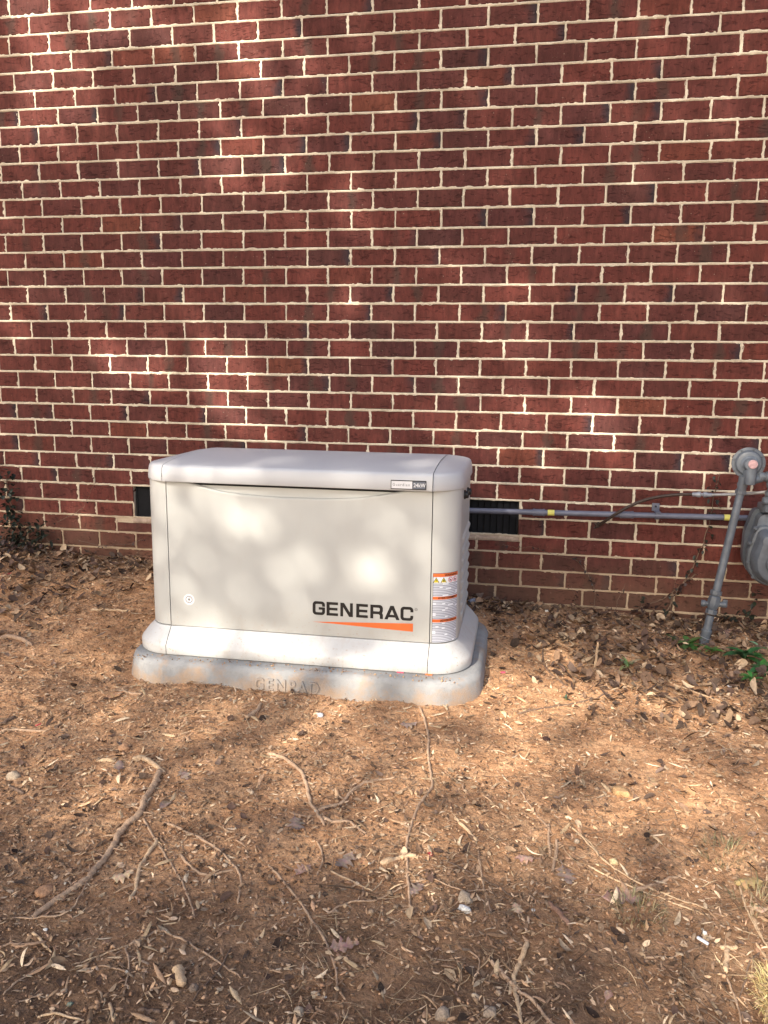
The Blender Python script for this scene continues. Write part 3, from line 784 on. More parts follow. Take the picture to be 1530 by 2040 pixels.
# badge on the lid
ly = BY - LHY - .0290
bd = MB().box(2.092, 2.2165, ly - .0022, ly + .003, .7455, .7775, .0012).build('badge', M_INK, gen)
MB().box(2.0945, 2.168, ly - .0028, ly - .0021, .7485, .7745).build('badge_field', M_WHITE, bd.parent, smooth=False)
MB().box(2.1695, 2.2140, ly - .0028, ly - .0021, .7485, .7745).build('badge_field', plain('badge_slate', (.13, .15, .19), .4, .5, .1), gen, smooth=False)
V, F = text_mesh('Guardian', .0135, 0, .0001, 1.35); place(V, F, 'badge_text', plain('badge_ink', (.25, .26, .28), .5, .4), gen, lambda x, y, z: (2.0985 + x * .92, ly - .0031, .7575 + y))
V, F = text_mesh('24kW', .0195, 0, .0004, 1.0); place(V, F, 'badge_text', M_WHITE, gen, lambda x, y, z: (2.1722 + x * .86, ly - .0031, .7550 + y))
# warning label wrapped round the right front corner
def wrap(s, z, off=.0006):
    """s = distance along the skin from the seam; the skin is flat, then turns the corner"""
    flat = (BX + BHX - BR_) - SR
    if s <= flat: return (SR + s, FR - off, z)
    a = (s - flat) / BR_; c = (BX + BHX - BR_, BY - BHY + BR_)
    return (c[0] + (BR_ + off) * math.sin(a), c[1] - (BR_ + off) * math.cos(a), z)
LS0, LS1, LZ0, LZ1 = .0085, .112, .184, .4415
def m_print():
    m, nt, bs = new_mat('label_small_print'); at = N(nt, 'ShaderNodeAttribute', attribute_name='luv')
    mp = nt.nodes.new('ShaderNodeMapping'); mp.inputs['Scale'].default_value = (9, 42, 1); nt.links.new(at.outputs['Vector'], mp.inputs[0])
    s_ = nt.nodes.new('ShaderNodeSeparateXYZ'); nt.links.new(mp.outputs[0], s_.inputs[0])
    line = math_(nt, 'GREATER_THAN', math_(nt, 'FRACT', s_.outputs[1]), .42)
    w_ = N(nt, 'ShaderNodeTexWhiteNoise', noise_dimensions='2D'); cb = nt.nodes.new('ShaderNodeCombineXYZ')
    nt.links.new(math_(nt, 'FLOOR', s_.outputs[0]), cb.inputs[0]); nt.links.new(math_(nt, 'FLOOR', s_.outputs[1]), cb.inputs[1]); nt.links.new(cb.outputs[0], w_.inputs['Vector'])
    word = math_(nt, 'GREATER_THAN', w_.outputs['Value'], .10)
    setc(nt, bs, mix(nt, math_(nt, 'MULTIPLY', math_(nt, 'MULTIPLY', line, word), .72), (.70, .73, .80), (.12, .14, .22)), .45, .4); return m
M_PRINT = m_print()
def label_patch(name, mat, s0, s1, z0, z1, off=.0006, n=14):
    ss = np.linspace(s0, s1, n); V = [wrap(s, z, off) for z in (z0, z1) for s in ss]
    F = [(j, j + 1, n + j + 1, n + j) for j in range(n - 1)]
    uv = [((s - LS0) / (LS1 - LS0), (z - LZ0) / (LZ1 - LZ0), 0) for z in (z0, z1) for s in ss]
    me = mesh(name, np.array(V) - np.array(parent_loc(gen)), np.array(F), True, {'luv': np.array(uv)}); me.materials.append(mat)
    o = bpy.data.objects.new(name, me); COL.objects.link(o); o.parent = gen
def zf_(t): return LZ0 + (LZ1 - LZ0) * t
label_patch('label_border', M_INK, LS0 - .0012, LS1 + .0012, LZ0 - .0012, LZ1 + .0012, .0004)
label_patch('warning_label', M_PRINT, LS0, LS1, LZ0, LZ1, .0009)
for (t0, t1, word, x0) in ((.952, 1.0, 'WARNING', .040), (.625, .668, 'AVERTISSEMENT', .018), (.295, .340, 'ADVERTENCIA', .028)):
    label_patch('label_band', M_ORANGE, LS0, LS1, zf_(t0), zf_(t1), .0013)
    V, F = text_mesh(word, .0115, 0, .0003, 1.0); wd = V[:, 0].max()
    place(V, F, 'label_heading', M_INK, gen, lambda x, y, z, x0=x0, t0=t0, wd=wd: wrap(LS0 + x0 + x * min(1, (.100 - x0) / wd), zf_(t0) + .0022 + y, .0017))
label_patch('pictogram_strip', M_WHITE, LS0 + .001, LS1 - .001, zf_(.862), zf_(.948), .0013)
for k, sc in enumerate((.019, .046)):
    zc = zf_(.905)
    place(*poly_fill([[(sc - .0115, zc - .0095), (sc + .0115, zc - .0095), (sc, zc + .0105)]]), 'pictogram', M_INK, gen, lambda x, y, z: wrap(x, y, .0016))
    place(*poly_fill([[(sc - .0090, zc - .0080), (sc + .0090, zc - .0080), (sc, zc + .0075)]]), 'pictogram', M_TRIY, gen, lambda x, y, z: wrap(x, y, .0020))
    mark = [[(sc - .0012, zc + .003), (sc + .0012, zc + .003), (sc + .0008, zc - .004), (sc - .0008, zc - .004)]] if k == 0 else [[(sc - .004, zc - .005), (sc - .001, zc + .001), (sc + .0035, zc + .0025), (sc + .002, zc - .001), (sc + .005, zc - .005)]]
    place(*poly_fill(mark), 'pictogram', M_INK, gen, lambda x, y, z: wrap(x, y, .0024))
for sc in (.073, .095):
    zc = zf_(.905)
    place(*poly_fill([arc(sc, zc, .0098, 0, 345, 23), arc(sc, zc, .0078, 0, 345, 23)]), 'pictogram', M_TRIR, gen, lambda x, y, z: wrap(x, y, .0018))
    place(*poly_fill([[(sc - .005, zc - .004), (sc + .005, zc - .004), (sc + .004, zc + .001), (sc - .003, zc + .002)]]), 'pictogram', M_INK, gen, lambda x, y, z: wrap(x, y, .0018))
    place(*poly_fill([[(sc - .0070, zc + .0050), (sc - .0055, zc + .0065), (sc + .0070, zc - .0050), (sc + .0055, zc - .0065)]]), 'pictogram', M_TRIR, gen, lambda x, y, z: wrap(x, y, .0021))

# ------------------------------------------------------------------ gas pipe, tube, riser, meter
gp = empty('gas_pipe', (2.3, -.055, .515), 'blue grey painted gas pipe clamped along the wall behind the generator', 'pipe')
def pz(x): return .5155 + (x - 2.30) * .0150
MB().tube([(2.20, -.055, pz(2.2)), (3.70, -.055, pz(3.7))], .0128, 16).build('pipe', M_PIPE, gp)
for x0, x1 in ((2.598, 2.652), (2.982, 3.040)):
    MB().lathe((x0, -.055, pz(x0)), (1, 0, .015), [(0, .0135), (0, .0168), (.008, .0172), (.009, .0158), (x1 - x0 - .009, .0158), (x1 - x0 - .008, .0172), (x1 - x0, .0168), (x1 - x0, .0135)], 18).build('coupling', M_PIPE, gp)
for x0 in (2.664, 3.422):
    tg = MB().lathe((x0, -.055, pz(x0)), (1, 0, .015), [(0, .0129), (0, .0136), (.030 if x0 < 3 else .024, .0136), (.030 if x0 < 3 else .024, .0129)], 18).build('yellow_tape', M_YELLOW, gp)
cl = MB(); xc = 3.140
cl.box(xc - .016, xc + .016, -.012, -.003, pz(xc) + .012, pz(xc) + .048, .001); cl.box(xc - .007, xc + .016, -.0715, -.003, pz(xc) + .0125, pz(xc) + .0165)
cl.lathe((xc - .002, -.055, pz(xc)), (1, 0, .015), [(0, .0130), (0, .0155), (.013, .0155), (.013, .0130)], 18)
cl.box(xc - .004, xc + .012, -.05, -.002, pz(xc) - .019, pz(xc) - .0145)
c_ = cl.build('clamp', M_PIPE, gp)
MB().lathe((xc, -.0125, pz(xc) + .034), (0, -1, 0), [(0, .0045), (.003, .0045), (.004, .002)], 8).build('screw', M_GAP, gp)

hose = empty('flexible_tube', (2.90, 0, .463), 'dark brown tube curving out of the brickwork to a silver fitting near the gas meter', 'tube')
ctrl = [(2.896, .0, .463), (2.912, -.035, .482), (2.938, -.060, .510), (2.972, -.078, .540), (3.009, -.086, .566), (3.050, -.092, .590), (3.091, -.095, .607), (3.140, -.10, .621), (3.192, -.108, .631), (3.235, -.115, .637), (3.275, -.122, .6395)]
MB().tube(ctrl, .0068, 12).build('tube', M_HOSE, hose)
ft = MB().lathe((3.268, -.121, .639), (1, -.12, .03), [(0, .007), (.004, .0095), (.018, .0098), (.024, .0125), (.034, .0125), (.036, .0075), (.044, .0075), (.046, .0125), (.056, .0125), (.062, .0098), (.080, .0080)], 10)
ft.build('fitting', plain('fitting_grey', (.27, .29, .34), .4, .5, .2, 60, 0, .3), hose)
MB().tube([(3.345, -.131, .6415), (3.39, -.150, .647), (3.44, -.19, .656), (3.50, -.235, .672), (3.56, -.25, .685)], .0062, 12).build('line', plain('silver_line', (.36, .36, .37), .45, .5, .2, 60, 0, .3), hose)
dirt = MB()
mud = MB(); 
for k in range(16):
    a = random.uniform(0, 6.28); r = random.uniform(.0, .018)
    mud.lathe((2.893 + r * math.cos(a), -.003, .463 + r * math.sin(a)), (0, -1, 0), [(0, random.uniform(.004, .008)), (random.uniform(.002, .006), .002)], 6)
mud.build('sealant', M_HOSE, hose)

gm = empty('gas_meter', (3.40, -.25, .04), 'grey gas meter with round regulator on a leaning riser at the right edge', 'gas meter')
rt_, rb_ = Vector((3.4275, -.262, .672)), Vector((3.322, -.318, .030)); ax = (rb_ - rt_)
def on(t): return rt_ + ax * t
MB().tube([on(-.02), on(.665)], .0160, 18).build('riser_pipe', M_GREY, gm)
rl = MB().lathe(on(.0), -ax.normalized(), [(-.004, .016), (-.003, .0215), (.012, .0225), (.014, .0185), (.024, .0175), (.030, .0215), (.040, .0215), (.044, .016)], 8)
rl.build('union_nut', M_GREY, gm, sharp=25)
vb = MB().lathe(on(.635), ax.normalized(), [(0, .017), (.001, .0235), (.018, .0235), (.020, .018), (.028, .024), (.052, .026), (.072, .022), (.080, .018), (.082, .0235), (.100, .0235), (.102, .0165)], 8)
vb.build('shutoff_valve', M_GREY, gm, sharp=25)
vc = on(.635 + .055 / ax.length)
MB().lathe(vc + Vector((-.048, .006, -.004)), (1, -.1, .02), [(0, .012), (.004, .0145), (.016, .0145), (.018, .0105), (.050, .0115), (.078, .0115), (.080, .0135), (.096, .0135), (.100, .009)], 12).build('valve_plug', M_GREY, gm)
MB().box(vc.x + .036, vc.x + .054, vc.y - .005, vc.y + .004, vc.z - .014, vc.z + .018, .001).build('valve_tang', M_GREY, gm)
MB().lathe(on(.80), ax.normalized(), [(0, .0160), (.060, .0165), (.062, .0205), (.070, .0215), (.074, .0200), (.185, .0195)], 18).build('riser_sleeve', M_GREY, gm)
rw = []
for k in range(17):
    a = 2 * math.pi * k / 16 * .8 + 2.2; b = on(.945); rw.append(b + Vector((math.cos(a) * .0245, math.sin(a) * .0245, math.cos(a) * -.008)))
MB().tube(rw, .0016, 6).build('wire_tie', M_SILVER, gm)
# regulator
RC = Vector((3.447, -.262, .797)); RA = Vector((-.10, -1, .02)).normalized()
MB().lathe(RC - RA * -.0, RA, [(-.030, .020), (-.026, .046), (-.006, .054), (-.004, .0630), (.004, .0640), (.006, .0640), (.007, .0600), (.008, .0530), (.014, .0500), (.020, .0460), (.022, .0400), (.023, .0360)], 40).build('regulator_flange', M_GREY, gm, sharp=28)
MB().lathe(RC + Vector((.003, 0, -.004)), RA, [(.018, .040), (.026, .034), (.030, .028), (.046, .0235), (.050, .022), (.052, .0205)], 28).build('regulator_dome', M_GREY, gm, sharp=28)
MB().lathe(RC + Vector((.009, 0, .0)) + RA * .050, RA, [(0, .0175), (.010, .0180), (.012, .0165), (.0125, .013), (.011, .012)], 20).build('regulator_cap', M_CAP, gm)
for k in range(8):
    a = 2 * math.pi * k / 8 + .25; u_ = RA.cross(Vector((0, 0, 1))).normalized(); w_ = u_.cross(RA)
    c = RC + (u_ * math.cos(a) + w_ * math.sin(a)) * .0580 + RA * .005
    MB().lathe(c, RA, [(0, .0044), (.005, .0044), (.0055, .003), (.008, .0025)], 6).build('bolt', M_GREY, gm, sharp=25)
bz = MB(); bz.tube([(3.450, -.300, .790), (3.4505, -.300, .745), (3.449, -.300, .718)], [.020, .0215, .0205], 18)
bz.tube([(3.435, -.275, .745), (3.430, -.268, .700), (3.4275, -.262, .672)], [.022, .018, .0185], 16)
bz.tube([(3.450, -.285, .770), (3.452, -.283, .735), (3.470, -.270, .730), (3.500, -.262, .738)], [.026, .026, .020, .018], 16)
bz.build('regulator_body', M_GREY, gm)
MB().lathe((3.449, -.300, .7185), (0, 0, -1), [(0, .0215), (.004, .0215), (.005, .018)], 18).build('vent_collar', M_GREY, gm)
MB().lathe((3.488, -.262, .742), (1, 0, .05), [(0, .0185), (.002, .0215), (.018, .0215), (.020, .0175), (.06, .0175)], 18).build('outlet_nipple', M_GREY, gm)
MB().tube([(3.515, -.262, .744), (3.535, -.262, .742), (3.545, -.262, .728), (3.546, -.262, .70)], [.021, .0225, .0225, .021], 16).build('elbow', M_GREY, gm)
MB().tube([(3.546, -.262, .72), (3.546, -.262, .60)], .0165, 16).build('drop_pipe', M_GREY, gm)
MB().lathe((3.546, -.262, .685), (0, 0, -1), [(0, .018), (.002, .0245), (.020, .0245), (.022, .019), (.026, .027), (.030, .032), (.044, .034), (.052, .030), (.056, .024), (.085, .022)], 12).build('meter_swivel', M_GREY, gm, sharp=25)
def meter_outline(cx_, hw, zb_, zt, n=8):
    P = []
    P += arc(cx_, zb_ + hw * .95, hw, 200, 340, 10)
    P += [(cx_ + hw * 1.0, zb_ + hw), (cx_ + hw * .98, zt - .10), (cx_ + hw * .80, zt - .03)] + arc(cx_ + hw * .5, zt - .03, .03, 0, 90, 4) + arc(cx_ - hw * .5, zt - .03, .03, 90, 180, 4) + [(cx_ - hw * .80, zt - .03), (cx_ - hw * .98, zt - .10), (cx_ - hw * 1.0, zb_ + hw)]
    return P
def casing(name, ys, infl, hw=.108, cx_=3.588, zb_=.292, zt=.600, mat=M_GREY):
    V = []; m = None
    for y, s in zip(ys, infl):
        P = meter_outline(cx_, hw - s, zb_ + s, zt - s); m = len(P); V += [(x, y, z) for x, z in P]
    k = len(ys); F = [(i * m + j, i * m + (j + 1) % m, (i + 1) * m + (j + 1) % m, (i + 1) * m + j) for i in range(k - 1) for j in range(m)]
    F += [list(range(m)), [(k - 1) * m + j for j in range(m)]]
    return MB().add(V, F).build(name, mat, gm, True, 30)
casing('rear_casing', [-.100, -.106, -.118, -.165, -.172, -.180], [.020, .010, .006, .006, 0, 0])
casing('middle_casing', [-.180, -.184, -.236, -.240], [.016, .018, .018, .016])
casing('front_casing', [-.240, -.248, -.256, -.258, -.300, -.318, -.322], [-.004, -.004, .000, .008, .012, .024, .036], zt=.535)
casing('diaphragm_cover', [-.316, -.328, -.332], [0, .004, .012], .066, 3.597, .335, .495)
for k, (dx, dz) in enumerate(((-.101, .09), (-.101, .17), (-.075, .028), (-.02, .004), (-.085, .235), (.04, .012))):
    MB().lathe((3.586 + dx, -.246, .292 + dz), (0, -1, 0), [(0, .0085), (.012, .0085), (.014, .006), (.018, .005)], 8).build('bolt', M_GREY, gm, sharp=25)
cap = MB().box(3.525, 3.66, -.250, -.150, .590, .625, .010).build('meter_head', M_GREY, gm)

# ------------------------------------------------------------------ plants
def leaf_card(c, yaw, pitch, L, W, fold=.25, droop=.2, n=4):
    """pointed oval leaf of 2*(n) quads; base at c"""
    V = []; F = []
    cy_, sy_ = math.cos(yaw), math.sin(yaw); cp, sp = math.cos(pitch), math.sin(pitch)
    for i in range(n + 1):
        t = i / n; w = W * .5 * math.sin(math.pi * min(1, (t * .92 + .06))) ** .8
        for s in (-1, 0, 1):
            fx = t * L; fy = s * w; fzz = abs(s) * w * fold - droop * L * t * t
            x = fx * cp - fzz * sp; z = fx * sp + fzz * cp
            V.append((c[0] + x * cy_ - fy * sy_, c[1] + x * sy_ + fy * cy_, c[2] + z))
    for i in range(n):
        for s in (0, 1): a = i * 3 + s; F.append((a, a + 1, a + 4, a + 3))
    return V, F
def col_obj(name, V, F, cols, mat, parent, smooth=False):
    P = np.array(V); 
    if parent is not None: P = P - np.array(parent_loc(parent))
    me = mesh(name, P, F, smooth, {'Col': np.c_[np.array(cols), np.ones(len(cols))]}); me.materials.append(mat)
    o = bpy.data.objects.new(name, me); COL.objects.link(o); o.parent = parent; return o
PR = random.Random(5)
def rosette(x, y, n, L, label, col, up=.55):
    z = gz(x, y) - .002; e = empty('green_plant', (x, y, z), label, 'plant', 'small green weeds by the riser')
    MB().tube([(x, y, z - .01), (x + .002, y, z + L * .5)], [.002, .0014], 5).build('stem', M_GREEN0, e)
    for k in range(n):
        yaw = 2 * math.pi * k / n * 1.0 + PR.uniform(-.3, .3); l = L * PR.uniform(.7, 1.1); h = z + L * .5 * PR.uniform(.3, 1)
        V, F = leaf_card((x, y, h), yaw, PR.uniform(.1, .7) * up * 2, l, l * PR.uniform(.36, .5), .3, .35)
        c = tuple(v * PR.uniform(.75, 1.3) for v in col)
        col_obj('leaf', V, F, [c] * len(V), M_GREEN, e, True)
M_GREEN0 = plain('green_stem', (.10, .16, .05), .6, .3)
rosette(3.249, -.376, 14, .060, 'dense green weed just left of the foot of the gas riser', (.045, .13, .028))
rosette(3.333, -.417, 9, .045, 'small bright green weed just right of the riser foot', (.06, .17, .035))
rosette(3.446, -.478, 14, .082, 'largest dark green weed, broad leaved, near the right edge', (.035, .105, .030))
rosette(3.490, -.565, 11, .062, 'mid green weed touching the right edge of the picture', (.045, .13, .035))
rosette(3.422, -.665, 10, .055, 'light green weed lowest of the group at the right edge', (.07, .19, .045))
rosette(2.985, -.606, 6, .050, 'wilting yellowish weed in the litter right of the bare clay', (.20, .26, .12), .9)
rosette(3.20, -.30, 6, .035, 'small green sprout at the wall left of the riser', (.035, .09, .04))
rosette(3.535, -.33, 3, .045, 'single pale green leaved sprout by the wall at the right edge', (.14, .26, .13))
rosette(2.73, -.93, 4, .022, 'tiny grey green sprout on the soil right of the pad', (.06, .09, .06))

def vine(label, pts, nleaf, L, col, rad=.0022, stemmat=None, jit=.02, name='ivy_vine', cat='vine'):
    e = empty(name, pts[0], label, cat, 'creepers growing up the wall')
    P = [];
    for i in range(len(pts) - 1):
        a, b = Vector(pts[i]), Vector(pts[i + 1]); m_ = 5
        for k in range(m_): P.append(a.lerp(b, k / m_) + Vector((PR.uniform(-.004, .004), PR.uniform(-.003, .001), PR.uniform(-.003, .003))))
    P.append(Vector(pts[-1]))
    MB().tube(P, [rad * (1 - .5 * i / len(P)) for i in range(len(P))], 6).build('stem', stemmat or M_TWIG, e)
    Vs, Fs, Cs = [], [], []
    for k in range(nleaf):
        p = P[PR.randrange(len(P))]; V, F = leaf_card((p.x + PR.uniform(-jit, jit), p.y - PR.uniform(.002, .02), p.z + PR.uniform(-jit, jit)), PR.uniform(math.pi, 2 * math.pi), PR.uniform(-.9, .6), L * PR.uniform(.6, 1.2), L * PR.uniform(.5, .8), .3, .3, 3)
        b = len(Vs); Vs += V; Fs += [[q + b for q in f] for f in F]; f_ = PR.uniform(.6, 1.5); Cs += [tuple(c * f_ for c in col)] * len(V)
    col_obj('leaves', Vs, Fs, Cs, M_GREEN, e, True)
Wd = -.012
vine('thin wiry dark vine climbing right from the left ivy, above the sparse trailing one', [(.19, Wd, .355), (.28, Wd, .40), (.345, Wd, .44), (.375, Wd, .50), (.405, Wd, .56), (.42, Wd, .63), (.445, Wd, .70)], 16, .012, (.05, .03, .025), .0013, None, .008)
vine('dark ivy stem with leaves beside the gas riser', [(3.215, -.02, .06), (3.25, Wd, .16), (3.30, Wd, .25), (3.33, Wd, .32), (3.36, Wd, .42), (3.375, Wd, .52), (3.385, Wd, .62), (3.40, Wd, .72)], 60, .022, (.014, .017, .011), .0030, None, .026)
vine('reddish ivy runner branching left from the stem by the riser', [(3.33, Wd, .26), (3.27, Wd, .20), (3.20, Wd, .135), (3.13, Wd, .10), (3.07, -.015, .075)], 26, .022, (.030, .014, .012), .0028, None, .012)
vine('short dark creeper on the wall midway between vent and riser', [(2.90, -.015, .07), (2.895, Wd, .16), (2.86, Wd, .24), (2.80, Wd, .30)], 20, .018, (.035, .022, .018), .0018, None, .010)
vine('small two leaved dark sprout at the wall foot', [(3.11, -.03, .05), (3.105, -.025, .12), (3.10, -.02, .155)], 7, .026, (.020, .024, .016), .0012, None, .006)
vine('upright dark creeper against the wall right of the riser', [(3.58, -.03, .04), (3.575, -.02, .11), (3.60, -.015, .19)], 18, .030, (.022, .028, .016), .0018, None, .010)
vine('sparse dead creeper trailing below the left vent', [(.30, -.02, .27), (.42, Wd, .245), (.50, Wd, .25), (.60, Wd, .265), (.66, Wd, .29)], 14, .016, (.050, .032, .026), .0014, None, .010)
vine('fine dry creeper crossing the bricks under the right vent', [(2.47, Wd, .355), (2.53, Wd, .34), (2.60, Wd, .35), (2.72, Wd, .31), (2.84, Wd, .30)], 10, .014, (.045, .022, .02), .0010, None, .010)
vine('thin dry stem leaning on the bricks halfway between the pad and the riser', [(2.98, -.06, .05), (3.00, -.03, .12), (3.03, Wd, .20)], 6, .014, (.05, .03, .02), .0013, None, .008)
vine('wispy dry stem standing at the wall just left of the riser foot', [(3.24, -.05, .05), (3.235, -.03, .14), (3.25, Wd, .24)], 7, .014, (.04, .028, .02), .0012, None, .010)
vine('low tangle of dark stems at the wall foot right behind the riser', [(3.38, -.03, .04), (3.44, -.02, .09), (3.50, -.02, .07), (3.56, -.02, .11)], 26, .024, (.020, .022, .014), .0016, None, .02)
vine('short reddish sprig at the wall foot near the pad side of the creeper', [(2.80, -.04, .06), (2.81, -.02, .12), (2.79, Wd, .17)], 10, .018, (.05, .02, .016), .0013, None, .010)
vine('dark ivy mass at the left edge against the wall', [(-.08, -.03, .22), (-.04, -.03, .34), (-.06, -.03, .47), (-.08, -.02, .60)], 150, .032, (.010, .016, .010), .0035, None, .055)
vine('lower dark ivy clump spreading right along the wall foot', [(-.05, -.06, .23), (.03, -.05, .31), (.10, -.04, .33), (.17, -.05, .25)], 130, .030, (.012, .017, .010), .003, None, .055)
vine('reddish dark ivy at the left edge on the ground', [(-.12, -.12, .22), (.02, -.12, .24), (.12, -.10, .22)], 60, .032, (.045, .026, .022), .002, None, .05)

def tuft(x, y, n, L, label, name='grass_tuft', cat='grass tuft', cols=((.26, .21, .12), (.36, .29, .17), (.17, .16, .085)), sp=.06):
    z = gz(x, y); V = []; F = []; C = []
    for k in range(n):
        a = PR.uniform(0, 6.28); r = sp * math.sqrt(PR.random()); bx_, by_ = x + r * math.cos(a), y + r * math.sin(a); bz_ = gz(bx_, by_) - .003
        yaw = a + PR.uniform(-.8, .8); l = L * PR.uniform(.5, 1.1); w = .0010 * PR.uniform(.7, 1.5); lean = PR.uniform(.5, 1.3)
        b = len(V); c = PR.choice(cols)
        for i, t in enumerate((0, .4, .75, 1)):
            hx = l * lean * t * .7; hz = l * (.55 * math.sin(t * 2.2))
            ww = w * (1 - t * .8)
            for s in (-1, 1): V.append((bx_ + hx * math.cos(yaw) - s * ww * math.sin(yaw), by_ + hx * math.sin(yaw) + s * ww * math.cos(yaw), bz_ + hz))
            C += [tuple(v * PR.uniform(.9, 1.1) for v in c)] * 2
        F += [(b + 2 * i, b + 2 * i + 1, b + 2 * i + 3, b + 2 * i + 2) for i in range(3)]
    o = col_obj(name, np.array(V) - np.array((x, y, z)), F, C, M_CHIP, None); o.location = (x, y, z)
    tag(o, label, cat, 'withered grass tufts'); return o
tuft(2.844, -2.026, 110, .050, 'withered grass tuft under the lobed oak leaf')
tuft(3.078, -1.762, 90, .048, 'dull green grass tuft in the shade higher on the right')
tuft(3.116, -1.944, 80, .048, 'grass tuft half cut by the right edge')
S_ = ((.60, .46, .20), (.66, .54, .28), (.50, .38, .17))
tuft(3.145, -2.25, 1500, .045, 'bright yellow clump of dry straw in the bottom right corner', 'straw_clump', 'straw', S_, .11)

